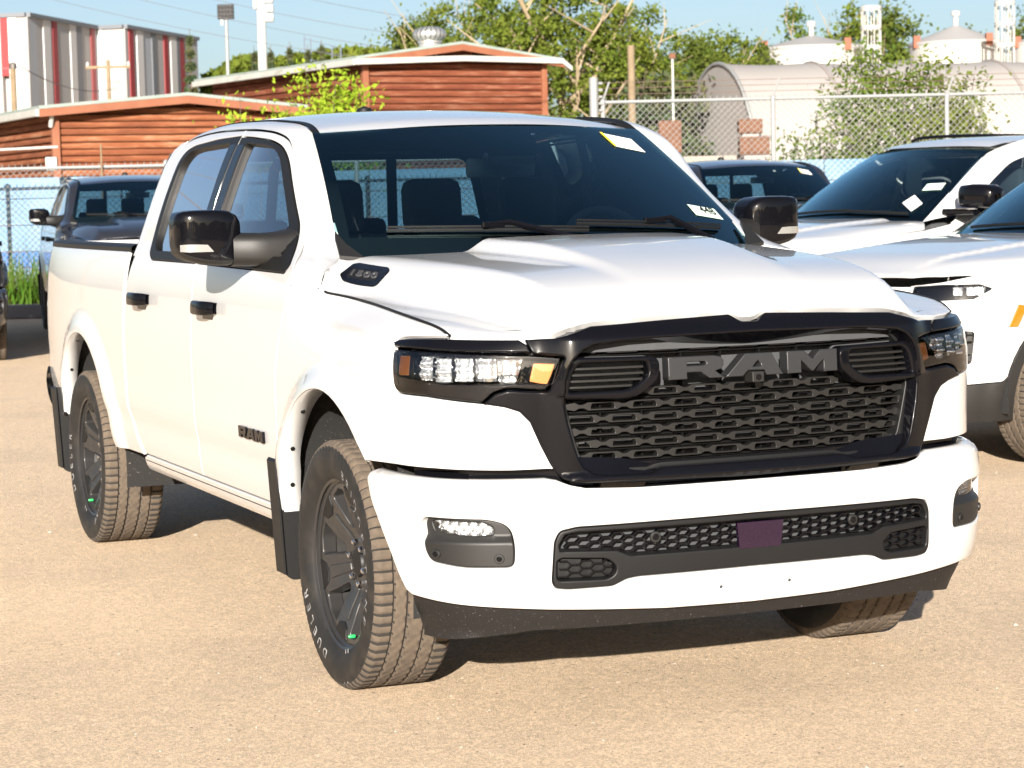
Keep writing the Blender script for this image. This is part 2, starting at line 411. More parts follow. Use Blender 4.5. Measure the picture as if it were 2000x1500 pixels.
# ================================================================ the pickup truck
S0 = float(s_of_y(0.))                       # arc length at the front axle
def build_wheel(parent, loc, rz, ang=0.):
    w = empty('wheel', loc, rz, parent=parent)
    NT = 360
    prof = [(-.108,.272),(-.119,.279),(-.131,.296),(-.140,.318),(-.1425,.345),(-.1405,.368),(-.136,.386),(-.130,.396),(-.122,.4015)]
    tread = np.concatenate([np.linspace(-.118,-.082,6),[-.078,-.074],np.linspace(-.070,-.036,5),[-.032,-.027],np.linspace(-.023,.023,6),[.027,.032],np.linspace(.036,.070,5),[.074,.078],np.linspace(.082,.118,6)])
    groove = np.concatenate([np.zeros(6),[1,1],np.zeros(5),[1,1],np.zeros(6),[1,1],np.zeros(5),[1,1],np.zeros(6)])
    xs = [p[0] for p in prof]+list(tread)+[-p[0] for p in prof[::-1]]; rs = [p[1] for p in prof]+[.4045]*len(tread)+[p[1] for p in prof[::-1]]
    gr = [0]*len(prof)+list(groove)+[0]*len(prof)
    k = len(xs); th = np.arange(NT)*2*math.pi/NT; X = np.array(xs); RR_ = np.array(rs); G = np.array(gr)
    rr = np.repeat(RR_[None]-G[None]*.009, NT, 0)
    i = np.arange(NT)[:, None]; ax = np.abs(X)[None]
    sh = (ax > .079) & (RR_[None] > .385)
    rr -= np.where(sh & ((i + (X[None] > 0)*2) % 5 == 0), .006, 0.)
    mid = (ax < .073) & (G[None] == 0)
    rr -= np.where(mid & ((i+np.round(X[None]*180).astype(int)) % 6 == 0), .0035, 0.)
    V = np.stack([np.repeat(X[None], NT, 0), rr*np.cos(th)[:, None], rr*np.sin(th)[:, None]], -1).reshape(-1, 3)
    F = [(a*k+j, a*k+j+1, ((a+1) % NT)*k+j+1, ((a+1) % NT)*k+j) for a in range(NT) for j in range(k-1)]
    ty = mk('tyre', V, F, [SIDEW, TREAD, GROOVE], w, True, auto=50)
    mi = np.array([1 if .375 < rs[min(j, k-1)] else 0 for j in range(k-1)]); 
    ix = np.tile(mi, NT).reshape(NT, k-1); ix[:, [j for j in range(k-1) if G[j] and G[j+1]]] = 2
    low = rr < RR_[None]-.0015; lat = low[:, :-1] & low[:, 1:]; ix = np.where((ix == 1) & lat & np.roll(lat, 0, 0), 2, ix)
    ty.data.polygons.foreach_set('material_index', ix.reshape(-1).astype(np.int32)); ty.data.update()
    # lettering on the sidewall
    for txt, a0, size, spc in (('BRIDGESTONE', R(158), .042, 1.9), ('DUELER', R(312), .042, 1.9)):
        tv, tf = text_mesh(txt, size, offset=.0004, spacing=spc)
        tv[:, 0] *= 1.18; a = a0+tv[:, 0]/.325; r = .325+tv[:, 1]
        V = np.stack([np.interp(r, [.29,.318,.345,.368], [-.131,-.140,-.1425,-.1405])-.0012, r*np.cos(a), r*np.sin(a)], -1)
        tag(mk('tyre_lettering', V, tf, TLET, ty), kind='stuff')
    mb = MB()
    for q in (R(254), R(259)): mb.prism([(-.002,.275),(.002,.275),(.002,.385),(-.002,.385)], 0, .001, lambda a, b, h, q=q: (np.interp(b, [.27,.29,.318,.345,.368,.386], [-.119,-.131,-.140,-.1425,-.1405,-.136])-.001-h, b*math.cos(q)-a*math.sin(q), b*math.sin(q)+a*math.cos(q)))
    mb.build('chalk_marks', TLET, ty)
    # rim
    face = Spl([0,.05,.075,.10,.15,.20,.235,.26], [.050,.050,.046,.050,.070,.086,.096,.098])
    def fn(a, b, off=0.):
        a = np.asarray(a, float); b = np.asarray(b, float); r = np.hypot(a, b); return np.stack([-(face(r)-off), a, b], -1)
    cen = lambda p: p+np.array([1., 0, 0])
    circ = [(.267*math.cos(t), .267*math.sin(t)) for t in np.linspace(0, 2*math.pi, 72, endpoint=False)]
    pol = lambda r, a: (r*math.cos(a), r*math.sin(a))
    holes = []
    for q in range(6):
        m = R(60*q)+ang
        holes.append(rc([pol(.120, m-R(7)), pol(.170, m-R(10)), pol(.238, m-R(14)), pol(.248, m), pol(.238, m+R(14)), pol(.170, m+R(10)), pol(.120, m+R(7))], .014, 4))
    rim = panel('rim', circ, fn, RIMM, w, holes, res=.016, depth=.05, bev=.006, gap=0, cen=cen)
    mb = MB().lathe([(.270,-.112),(.279,-.118),(.283,-.112),(.277,-.104),(.270,-.100),(.264,-.096),(.258,-.05),(.238,.06),(.25,.10),(.268,.11)], 72, 'x', cap=False)
    mb.build('rim_barrel', RIMM, rim, True, 40)
    for q in range(6):
        m = R(60*q+30)+ang
        panel('spoke_pad', rc([pol(.218, m-R(9)), pol(.257, m-R(12)), pol(.257, m+R(12)), pol(.218, m+R(9)), pol(.203, m)], .006, 3), fn, SATIN, rim, res=.02, off=-.004, depth=.01, bev=.002, gap=0, cen=cen)
        panel('spoke_rib', rc([pol(.085, m-R(10)), pol(.192, m-R(6.5)), pol(.192, m+R(6.5)), pol(.085, m+R(10))], .006, 3), fn, RIMM, rim, res=.02, off=-.007, depth=.012, bev=.004, gap=0, cen=cen)
        c = pol(.0695, R(60*q)+ang)
        MB().lathe([(.0115,-.040),(.0115,-.060),(.010,-.066),(.006,-.069),(0,-.070)], 6, 'x', (0, *c)).build('lug_nut', CHROME, rim, True, 25)
    MB().lathe([(.048,-.045),(.048,-.054),(.044,-.060),(.03,-.062),(0,-.063)], 32, 'x').build('centre_cap', SATIN, rim, True, 40)
    MB().lathe([(.175,.0),(.175,-.012),(.08,-.014),(.08,.02),(.11,.03),(0,.03)], 48, 'x').build('brake_disc', STEEL, w, True, 30)
    MB().box((-.002,-.02,.15), (.06,.16,.08), bev=.012).build('brake_caliper', STEEL, w)
    v = pol(.236, R(255)); MB().lathe([(0,-.094),(.006,-.094),(.006,-.112),(.004,-.116),(0,-.116)], 10, 'x', (0, *v)).build('valve_cap', mat('green_cap', (.01,.35,.08), .4), rim, True)
    return w

def mirror_poly(half):                       # half outline from centre top to centre bottom (s >= 0) -> closed outline
    return list(half)+[(-a, b) for a, b in half[::-1] if a > 1e-6]

def build_truck():
    T = empty('pickup_truck')
    arch = lambda c, a, b, t0, t1, n=26: [(c+a*math.cos(t), .405+b*math.sin(t)) for t in np.linspace(t0, t1, n)]
    # ---- outlines on the skin (arc length s, height z), truck's left side
    shut_hood = [p for p in HOOD_SEAM if p[0] > .95]
    door_front = [(2.215,1.30),(2.222,1.25),(2.29,1.115),(2.335,.96),(2.348,.72),(2.335,.515)]
    ARF = arch(S0, .545, .572, R(11.0), R(138.5)); ARR = arch(S0+3.672, .56, .585, R(9.0), R(171.))
    fender = [(.633,.785),(.668,.856),(.698,.926),(.729,.958),(.77,.972),(.838,.983),(1.027,1.001),(1.150,1.004),(1.176,1.020),(1.184,1.084),(1.205,1.138),(1.219,1.157),(1.190,1.168),(1.142,1.172),(1.042,1.176)]+cr(shut_hood, 4)+[(2.02,1.290),(2.06,1.297)]+cr(door_front, 5)+ARF+[(1.325,.787),(1.22,.784),(.997,.786),(.756,.783)]
    dtop = [(2.342,1.422),(2.56,1.562),(2.735,1.726),(2.854,1.801),(3.003,1.835),(3.2,1.853),(3.445,1.864)]
    fdoor = [(2.335,.515),(2.348,.72),(2.335,.96),(2.29,1.115),(2.222,1.25),(2.230,1.345)]; fdoor = cr(fdoor, 5)+cr(dtop, 5)+[(3.445,.515)]
    fwin = rc([(3.438,1.350),(3.438,1.838),(3.283,1.830),(3.037,1.813),(2.892,1.784),(2.784,1.732),(2.619,1.584),(2.435,1.437),(2.30,1.36),(2.30,1.337)], [0,0,0,.1,.1,.1,.1,.08,.03,.03])
    rdoor_top = [(3.445,1.864),(3.824,1.870),(4.10,1.861),(4.27,1.838),(4.37,1.78),(4.425,1.62),(4.45,1.38)]
    rdoor_rear = [(4.45,1.38),(4.535,1.24),(4.552,1.1),(4.556,.8),(4.548,.70),(4.49,.62),(4.37,.515)]
    rdoor = [(3.445,.515)]+cr(rdoor_top, 5)+cr(rdoor_rear, 5)[1:]
    rwin = rc([(3.452,1.350),(4.17,1.352),(4.225,1.38),(4.25,1.42),(4.287,1.571),(4.268,1.76),(4.22,1.805),(4.13,1.821),(3.8,1.837),(3.452,1.840)], [0,.03,.03,.05,.1,.05,.05,.05,.05,0])
    SR = float(s_of_y(4.83))
    box = [(4.582,1.385),(4.585,1.1),(4.587,.8),(4.578,.70),(4.515,.615),(4.42,.505)]+[(4.80,.500)]+ARR[::-1]+[(6.08,.50),(6.30,.56),(SR-.02,.62),(SR,.70),(SR,.98),(SR-.012,1.0),(SR-.012,1.27),(SR-.03,1.385)]
    sill = [(2.335,.512),(4.37,.512),(4.42,.50),(4.44,.435),(2.33,.435)]
    paint = P_WHITE
    def deep(pts): return pts
    for sd, nm in ((-1, 'right'), (1, 'left')):
        f = (lambda p: [(-a, b) for a, b in p]) if sd < 0 else (lambda p: list(p))
        fd = panel('fender', f(fender), W, paint, T, res=.028)
        d1 = panel('front_door', f(fdoor), W, paint, T, [f(fwin)], res=.03)
        d2 = panel('rear_door', f(rdoor), W, paint, T, [f(rwin)], res=.03)
        bs = panel('box_side', f(box), W, paint, T, res=.03)
        panel('sill', f(sill), W, paint, T, res=.02, bev=.006, depth=.05)
        panel('sill_trim', f([(2.345,.488),(4.40,.488),(4.41,.484),(2.345,.484)]), W, SATIN, T, res=.05, off=-.001, bev=.0005, gap=0, depth=.004)
        # inner faces of doors
        panel('door_liner', f([(2.36,.53),(2.30,1.12),(2.25,1.34),(4.40,1.34),(4.50,1.1),(4.50,.75),(4.35,.53)]), lambda a, b, off=0.: W(a, b, off+.055), INTER, T, res=.12, depth=.01)
        # window surrounds, pillars, glass
        fg = rc([(3.325,1.392),(3.330,1.808),(3.057,1.793),(2.947,1.773),(2.865,1.735),(2.74,1.626),(2.57,1.472),(2.45,1.392)], [.01,.02,.1,.1,.1,.1,.1,.03])
        rg = rc([(3.550,1.392),(4.13,1.392),(4.19,1.43),(4.225,1.58),(4.21,1.75),(4.15,1.795),(4.05,1.806),(3.560,1.816)], [.01,.06,.06,.1,.06,.06,.06,.02])
        for dr, win, gl, gm in ((d1, fwin, fg, GLASSF), (d2, rwin, rg, GLASSD)):
            panel('window_seal', f(win), W, SATIN, dr, [f(gl)], res=.03, off=-.003, depth=.03, bev=.004, gap=.001)
            panel('window_glass', f(gl), W, gm, dr, res=.06, off=.016, depth=.003, bev=.0005, gap=-.004)
        panel('pillar_trim', f(rc([(3.332,1.40),(3.336,1.806),(3.438,1.812),(3.44,1.40)], .004)), W, GLOSS, d1, res=.06, off=-.006, depth=.02, bev=.003)
        panel('pillar_trim', f(rc([(3.452,1.40),(3.452,1.812),(3.552,1.814),(3.542,1.40)], .004)), W, GLOSS, d2, res=.06, off=-.006, depth=.02, bev=.003)
        panel('mirror_sail', f(rc([(2.43,1.397),(2.70,1.397),(2.66,1.46),(2.585,1.515)], .01)), W, SATIN, d1, res=.05, off=.004, depth=.02, bev=.004)
        # frame round the doors: A pillar, roof rail, C pillar
        outer = [(2.213,1.298),(2.245,1.365),(2.338,1.425),(2.556,1.566),(2.731,1.730),(2.850,1.805),(3.000,1.839),(3.2,1.857),(3.445,1.868),(3.824,1.874),(4.10,1.865),(4.272,1.842),(4.373,1.783)]
        ge = lambda t: np.array([-.800+t*.136, .445+t*.685, 1.402+t*.430])
        inner = [W(-2.03, 1.292), W(-2.05, 1.355), ge(.0), ge(.34), ge(.72), ge(.93), np.array([-.668,1.23,1.862]), np.array([-.690,1.46,1.886]), np.array([-.695,1.70,1.896]), np.array([-.695,2.08,1.901]), np.array([-.692,2.36,1.889]), np.array([-.690,2.56,1.865]), np.array([-.70,2.70,1.82])]
        oc = np.array(cr([tuple(W(-a, b)) for a, b in outer], 6)); ic = np.array(cr([tuple(p) for p in inner], 6))
        rows = []
        for o_, i_ in zip(oc, ic):
            up = np.array([-.70, -.15, .70]); up /= np.linalg.norm(up); l = min(np.linalg.norm(i_-o_), .12)*float(sstep(1.30, 1.44, o_[2]))
            rows.append([o_-np.array([-.012, 0, .004])]+[o_+(i_-o_)*t+up*l*.38*t*(1-t) for t in (0, .12, .25, .4, .55, .7, .85, 1.)]+[i_-np.array([0, 0, .015])])
        rows = np.array(rows); rows[..., 0] *= (1 if sd < 0 else -1)
        cf = grid('cab_frame', rows, paint, T, flip=(sd < 0), auto=55)
        panel('cab_corner', f([(4.445,1.362),(4.49,1.362),(4.50,1.60),(4.485,1.75),(4.44,1.815),(4.36,1.842),(4.285,1.846),(4.382,1.782),(4.435,1.62),(4.458,1.385)]), W, paint, T, res=.03, gap=.001)
        rows2 = [[W(-4.497+ (0 if z < 1.75 else (z-1.75)*.3), z)+np.array([a, b, 0]) for a, b in ((0,0),(.012,.02),(.04,.035),(.10,.04))] for z in np.linspace(1.36, 1.80, 8)]
        rows2 = np.array(rows2); rows2[..., 0] *= (1 if sd < 0 else -1)
        grid('cab_corner', rows2, paint, T, flip=(sd > 0))
        # roof ditch strip
        dl = np.array([tuple(p) for p in ic[6*5:6*11+1]]); st = np.array([[p+np.array([.002,0,.004]), p+np.array([.03,0,.006]), p+np.array([.032,0,-.01])] for p in dl]); st[..., 0] *= (1 if sd < 0 else -1)
        grid('roof_strip', st, SATIN, T, flip=(sd < 0))
        # arch returns
        for c_, pts in ((0, ARF), (1, ARR)):
            P0 = np.array([W(sd*a, b) for a, b in pts]); 
            rr_ = []
            for p, (a, b) in zip(P0, pts):
                dr = np.array([0, (p[1]-(0 if c_ == 0 else 3.672)), p[2]-.405]); dr /= np.linalg.norm(dr)
                rr_.append([p+dr*.004-np.array([sd*.004,0,0]), p-dr*.002-np.array([sd*.010,0,0]), p-dr*.002-np.array([sd*.075,0,0]), p+dr*.03-np.array([sd*.078,0,0])])
            af = grid('arch_flange', np.array(rr_), paint, T, flip=(sd < 0))
            for i in (2, 5, 9, 14, 19, 23):
                if i < len(pts):
                    p = P0[i]; dr = np.array([0, p[1]-(0 if c_ == 0 else 3.672), p[2]-.405]); dr /= np.linalg.norm(dr); q = p-dr*.002-np.array([sd*.045,0,0])
                    MB().tube([q+dr*.004, q-dr*.005], .008, 10).build('flange_clip', SATIN, af)
            cy = 0 if c_ == 0 else 3.672
            rows3 = [[(sd*x, cy+.60*math.cos(t)*1.0, .405+.625*math.sin(t)) for x in (.955,.80,.60,.50)] for t in np.linspace(R(-8), R(188), 40)]
            grid('wheel_liner', rows3, LINER, T, flip=(sd > 0))
            mk('wheel_liner', [(sd*.56, cy+a, z) for a, z in ((-.62,.36),(.62,.36),(.62,.95),(.4,1.03),(-.4,1.03),(-.62,.95))], [tuple(range(6))], LINER, T)
            # mud flap
            fl_y = cy+.535
            fp = rc([(.80,.285),(.985,.275),(1.012,.30),(1.022,.50),(1.030,.695),(.79,.70)], [.02,.03,.03,.02,.01,.01])
            MB().prism([(sd*a, b) for a, b in fp], 0, .012, lambda a, b, h, y=fl_y: (a, y+h+.14*(.5-b)*-.35, b)).build('mud_flap', SATIN, T)
            MB().prism([(sd*a, b) for a, b in rc([(1.012,.30),(1.018,.30),(1.036,.69),(1.028,.70)], .002)], -.02, .075, lambda a, b, h, y=fl_y: (a, y+h+.14*(.5-b)*-.35, b)).build('mud_flap', SATIN, T)
            for zb in (.665, .565): MB().tube([(sd*.985, fl_y-.006-.02*(.5-zb)*0+.007*0, zb), (sd*.985, fl_y+.006, zb)], .010, 10).build('flap_bolt', CHROME, T)
        # door handles
        for dr, s0 in ((d1, 3.20), (d2, 4.24)):
            hw, zc = .125, 1.188
            def hf(a, b, off, sd=sd, s0=s0): 
                return W(sd*(s0+a), zc+b, off)
            k = 26; tt = np.linspace(0, 2*math.pi, k, endpoint=False); rows = []
            for u in np.linspace(-1, 1, 17):
                prd = .042*(1-abs(u)**3.5); hh = .027*(1-.25*abs(u)**6)
                rows.append([tuple(hf(u*hw, hh*math.copysign(abs(math.sin(t))**.6, math.sin(t)), -prd-.004-.012*math.copysign(abs(math.cos(t))**.6, math.cos(t)))) for t in tt])
            h = grid('door_handle', rows, GLOSS, dr, closed=True, flip=(sd < 0))
            panel('handle_cup', [(sd*(s0+a), zc+b) for a, b in rc([(-.075,-.046),(.075,-.046),(.075,-.010),(-.075,-.010)], .02)], W, GLOSS, dr, res=.03, off=-.0015, depth=.003, bev=.001, gap=0)
        # badge on the front door
        v, fcs = letters_ram(.30, .0)
        V = np.array([W(sd*2.64+a, .753+b*1.15, -.004-h*.008) for a, b, h in v])
        mk('door_badge', V, fcs, GLOSS, d1)
        # tail light, bed rail cap
        panel('tail_light', f(rc([(SR-.006,1.005),(SR+.10,1.005),(SR+.10,1.33),(SR-.006,1.33)], .02)), W, REDL, T, res=.03, off=-.006, depth=.03, bev=.008, cen=lambda p: np.stack([p[:,0]*0, p[:,1]*0+4.0, p[:,2]],1))
        rail = [(sd*.0, 0)]
        rows = []
        for y in np.linspace(2.80, 4.86, 24):
            p = W(sd*float(s_of_y(y)), 1.385); xo = abs(p[0])
            rows.append([(sd*(xo+.003), y, 1.378), (sd*(xo+.003), y, 1.398), (sd*(xo-.008), y, 1.408), (sd*(xo-.09), y, 1.410), (sd*(xo-.10), y, 1.404), (sd*(xo-.10), y, 1.34)])
        grid('bed_rail', rows, SATIN, T, flip=(sd > 0), auto=40)
        mk('bed_wall', [(sd*.86, 2.80, .86), (sd*.86, 4.86, .86), (sd*.87, 4.86, 1.38), (sd*.87, 2.80, 1.38)], [(0,1,2,3)], paint, T)
    # ---- bed, tailgate, rear bumper
    MB().box((0, 3.83, .85), (1.72, 2.06, .03)).build('bed_floor', SATIN, T)
    MB().box((0, 2.80, 1.12), (1.74, .03, .56)).build('bed_front_wall', P_WHITE, T)
    MB().box((0, 4.89, 1.10), (1.62, .06, .60), bev=.015).build('tailgate', P_WHITE, T)
    for sg in (-1, 1):
        a = np.array([[W(sg*s, z, -.015-.02*math.sin((z-.55)/.2*math.pi)) for s in np.linspace(SR-.10, SMAX-.05, 24)] for z in np.linspace(.53, .76, 8)])
        grid('rear_bumper', a, CHROME, T, flip=(sg < 0))
    # ---- hood
    half = [tuple(W(s, z)[:2]) for s, z in HOOD_SEAM if s < .95]
    half += [tuple(W(a, b)[:2]) for a, b in cr(shut_hood, 4)]
    yb = lambda x: .165+.265*(abs(x)/.8)**2
    half += [tuple(p[:2]) for p in _hk[1:]]+[(x, yb(x)) for x in (.74,.6,.45,.3,.15,0)]
    hood_o = [p for p in half]+[(-a, b) for a, b in half[::-1] if abs(a) > 1e-4]
    Hf = lambda a, b, off=0.: np.stack([np.asarray(a, float), np.asarray(b, float), H(a, b)-off], -1)
    hood = panel('hood', hood_o, Hf, P_WHITE, T, res=.024, depth=.03, bev=.004, gap=.0035)
    mk('engine_bay', [(-.70,-.84,1.10),(.70,-.84,1.10),(.90,-.5,1.13),(.94,.5,1.22),(-.94,.5,1.22),(-.90,-.5,1.13)], [(0,1,2,3,4,5)], INTER, T)
    # side badge on the hood
    for sd in (-1,):
        g = (lambda p: list(p)) if sd < 0 else (lambda p: [(-a, b) for a, b in p])
        bo = rc([(-.857,.272),(-.852,.316),(-.790,.352),(-.774,.330),(-.743,.128),(-.752,.096),(-.808,.070),(-.818,.082)], .010, 3)
        bi = rc([(-.838,.290),(-.804,.318),(-.770,.140),(-.800,.112)], .008, 3)
        panel('hood_badge', g(bo), Hf, GLOSS, hood, [g(bi)], res=.02, off=-.004, depth=.02, bev=.003, gap=0)
        panel('badge_recess', g(bi), Hf, SATIN, hood, res=.02, off=-.0025, depth=.004, bev=.001, gap=-.002)
        v, fcs = text_mesh('1500', .058, offset=.0014, extrude=.003, spacing=1.05)
        w_, h_ = np.ptp(v[:, 0]), np.ptp(v[:, 1]); V = []
        for a, b, h in v:
            q = -sd*a/w_; x = -.8025+.034*q+.019*b/h_; y = .214-.160*q+.018*b/h_
            x = -sd*x if sd > 0 else x
            V.append(Hf(x, y, -.004-h))
        mk('badge_number', V, fcs, mat('badge_grey', (.05,.05,.052), .4, metal=.3), hood)
    # ---- roof
    zr = Spl([.95,1.05,1.2,1.5,2.0,2.4,2.62,2.72,2.78], [1.842,1.870,1.893,1.922,1.944,1.934,1.905,1.872,1.82])
    yt = lambda x: 1.0+.125*(abs(x)/.664)**2
    rows = []
    for v in np.linspace(0, 1, 26):
        row = []
        for x in np.linspace(-.692, .692, 31):
            y = yt(x)+(2.765-yt(x))*v; e = abs(x)/.692
            z = float(zr(max(y-.12*e*e*(1-v), .95)))-.045*e**2.4-.012*(1 if .985 < e else 0)
            if v == 0: z -= .004
            row.append((x, y, z))
        rows.append(row)
    grid('roof', rows, P_WHITE, T)
    MB().lathe([(.04,1.92),(.04,1.95),(.03,1.975),(0,1.985)], 16, 'z', (0,2.45,0)).build('roof_antenna', SATIN, T, True)
    # roof liner and cab back
    grid('roof_liner', [[(p[0]*.96, p[1], p[2]-.035) for p in r] for r in rows], INTER2, T, flip=True)
    fnb = lambda a, b, off=0.: np.stack([np.asarray(a, float), 2.775+.03*(1.3-np.asarray(b, float))*.5-np.asarray(off)+0*np.asarray(a), np.asarray(b, float)], -1)
    cb = lambda p: p-np.array([0, 1., 0])
    bo = [(-.88,1.36),(.88,1.36),(.72,1.80),(.66,1.85),(-.66,1.85),(-.72,1.80)]
    bw = rc([(-.70,1.42),(.70,1.42),(.62,1.77),(-.62,1.77)], .06)
    panel('cab_back', bo, fnb, P_WHITE, T, [bw], res=.08, cen=cb); panel('rear_window', bw, fnb, GLASSD, T, res=.1, off=.006, depth=.003, bev=.001, gap=-.01, cen=cb)
    panel('rear_window_frame', rc([(-.715,1.405),(.715,1.405),(.635,1.785),(-.635,1.785)], .06), fnb, SATIN, T, [rc([(-.66,1.44),(.66,1.44),(.59,1.755),(-.59,1.755)], .05)], res=.06, off=.01, depth=.004, bev=.001, cen=cb)
    MB().box((0,2.74,.95), (1.8,.03,.86)).build('cab_back_panel', INTER, T)
    for xx in (-.23,.23): MB().box((xx,2.762,1.60), (.045,.012,.36)).build('slider_frame', SATIN, T)
    # ---- windshield
    def ws(u, v, off=0.):
        """u -1..1 across, v 0..1 up"""
        u = np.asarray(u, float); v = np.asarray(v, float); hw = .806-.138*v
        x = u*hw; y = (.215+.24*u*u)*(1-v)+(1.0+.128*u*u)*v-.018*4*v*(1-v); z = (1.385+.012*(1-u*u))*(1-v)+(1.849-.017*u*u)*v+.012*4*v*(1-v)
        return np.stack([x, y+.84*np.asarray(off)*.5, z-.84*np.asarray(off)*.8], -1)
    g = [[ws(u, v) for u in np.linspace(-1, 1, 25)] for v in np.linspace(0, 1, 15)]
    wsg = grid('windshield', g, GLASS, T)
    FRIT = mat('frit_black', (.006,.007,.008), .3)
    def frit(pts_fn, nm='windshield_frit'):
        return grid(nm, pts_fn, FRIT, wsg)
    for sg in (-1, 1): frit([[ws(sg*u, v, .004) for u in (1., .985, .965, .945)] for v in np.linspace(0, 1, 12)])
    frit([[ws(u, v, .004) for u in np.linspace(-1, 1, 25)] for v in (1., .975, .945)])
    frit([[ws(u, v, .004) for u in np.linspace(-1, 1, 25)] for v in (0., .08, .135)])
    frit([[ws(u*(.15+.06*max(0,(v-.72)/.28)), v, .004) for u in np.linspace(-1, 1, 9)] for v in np.linspace(.74, 1, 8)])
    panel('camera_cover', rc([(-.12,.73),(.12,.73),(.13,.80),(-.13,.80)], .02), ws, INTER2, wsg, res=.05, off=.02, depth=.03, bev=.005, cen=lambda p: p+np.array([0,.5,-.5]))
    # A-pillar cowl corners
    for sg in (-1, 1):
        MB().prism([(sg*.82,.40),(sg*.735,.385),(sg*.775,.46),(sg*.792,.53),(sg*.803,.50)], 0, .012, lambda a, b, h: (a, b, float(1.395+(b-.42)*.63)+h)).build('cowl_corner', PLAST, T)
    mk('cowl', [(-.84,.36,1.33),(0,.10,1.34),(.84,.36,1.33),(.80,.47,1.385),(0,.25,1.39),(-.80,.47,1.385)], [(0,1,4,5),(1,2,3,4)], SATIN, T)
    # wipers
    for x0, x1, yo in ((-.63, .06, 0.), (.03, .66, 0.)):
        bl = [ws(x/.79, .105+.05*(1-(x-x0)/(x1-x0)), -.012) for x in np.linspace(x0, x1, 9)]
        wp = empty('wiper', parent=T)
        MB().tube(bl, .0065, 6).build('wiper_blade', SATIN, wp, True)
        MB().tube([p+np.array([0,-.004,.012]) for p in bl], .0045, 6).build('wiper_spoiler', SATIN, wp, True)
        c = bl[4]; root = ws(min((x1)/.79, .95)*.82, .0, -.01)
        MB().tube([c+np.array([0,-.01,.022]), c+np.array([.06,-.012,.026]), root+np.array([0,-.03,.01])], [.008,.011,.014], 6).build('wiper_arm', GLOSS, wp, True)
        MB().box(tuple(c+np.array([0,-.008,.018])), (.085,.02,.022), rz=0, bev=.005).build('wiper_joint', GLOSS, wp)
    # stickers on the glass
    def stick(nm, u0, u1, v0, v1, m, tilt=0., off=.006):
        us = [u0, u1, u1, u0]; vs = [v0, v0+tilt, v1+tilt, v1]
        return mk(nm, [ws(u, v, off) for u, v in zip(us, vs)], [(0,1,2,3)], m, wsg)
    PAPER = mat('paper_sticker', (.75,.74,.72), .7); YEL = mat('yellow_edge', (.85,.62,.02), .6); PALE = mat('pale_green_sticker', (.55,.68,.60), .7)
    stick('window_form', .66, .84, .80, .93, PAPER, -.05, -.004); stick('window_form_edge', .655, .672, .80, .935, YEL, -.0, -.006)
    for i in range(7): stick('form_print', .685, .825, .815+i*.014, .820+i*.014, mat('print_grey', (.3,.3,.3), .7), -.042, -.006)
    s448 = stick('stock_sticker', .765, .93, .215, .30, PALE, -.035, -.004)
    v, fcs = text_mesh('448', .050, offset=.001); V = [ws(.868+a/.79*.95, .248+b/.62-(a)*.27, -.006) for a, b, h in v]; mk('sticker_number', V, fcs, mat('print_black', (.01,.01,.01), .7), s448)
    # ---- interior
    MB().box((0,.80,1.275), (1.6,.62,.20), rx=R(4), bev=.06).build('dashboard', INTER2, T, True)
    MB().box((0,1.7,.58), (1.7,2.1,.04)).build('cab_floor', INTER, T)
    def seat(x, y, wd=.50, hz=1.42, nm='seat'):
        st = empty(nm, (x, y, 0), parent=T)
        MB().box((0,-.10,.92), (wd,.52,.16), bev=.05).build('cushion', INTER, st, True)
        MB().box((0,.22,1.17), (wd,.14,.56), rx=R(-12), bev=.06).build('backrest', SEAT, st, True)
        MB().box((0,.31,1.55), (.25,.11,.22), rx=R(-6), bev=.045).build('headrest', SEAT, st, True)
        for a in (-.06,.06): MB().tube([(a,.28,1.40),(a,.30,1.48)], .007, 6).build('headrest_post', CHROME, st)
    seat(-.42, 1.35); seat(.42, 1.35); seat(.0, 1.35, .26)
    rs_ = empty('rear_bench', parent=T)
    MB().box((0,2.50,1.13), (1.5,.16,.56), rx=R(-8), bev=.05).build('backrest', INTER, rs_, True)
    MB().box((0,2.25,.92), (1.5,.5,.16), bev=.05).build('cushion', INTER, rs_, True)
    for a in (-.45,0,.45): MB().box((a,2.58,1.44), (.26,.09,.12), bev=.035).build('headrest', SEAT, rs_, True)
    sw = []
    for t in np.linspace(0, 2*math.pi, 33): sw.append((.45+.18*math.cos(t), .95+.18*math.sin(t)*.42, 1.36+.18*math.sin(t)*.90))
    st = empty('steering_wheel', parent=T); MB().tube(sw, .016, 8, False).build('wheel_rim', INTER2, st, True); MB().box((.45,.92,1.34), (.17,.06,.12), rx=R(-25), bev=.02).build('airbag_hub', INTER, st)
    MB().tube([(.29,.95,1.36),(.61,.95,1.36)], .014, 8).build('wheel_spoke', INTER2, st)
    MB().box((.01,.955,1.69), (.28,.03,.072), bev=.015).build('rear_view_mirror', mat('mirror_shell', (.30,.32,.33), .35), T, True); MB().tube([(.01,.955,1.72),(.01,.93,1.78)], .012, 8).build('mirror_stem', INTER, T)
    for sd in (-1, 1): MB().tube([(sd*.60,1.55,1.86),(sd*.67,1.62,1.70),(sd*.70,1.66,1.30)], .02, 6).build('seat_belt', INTER2, T)
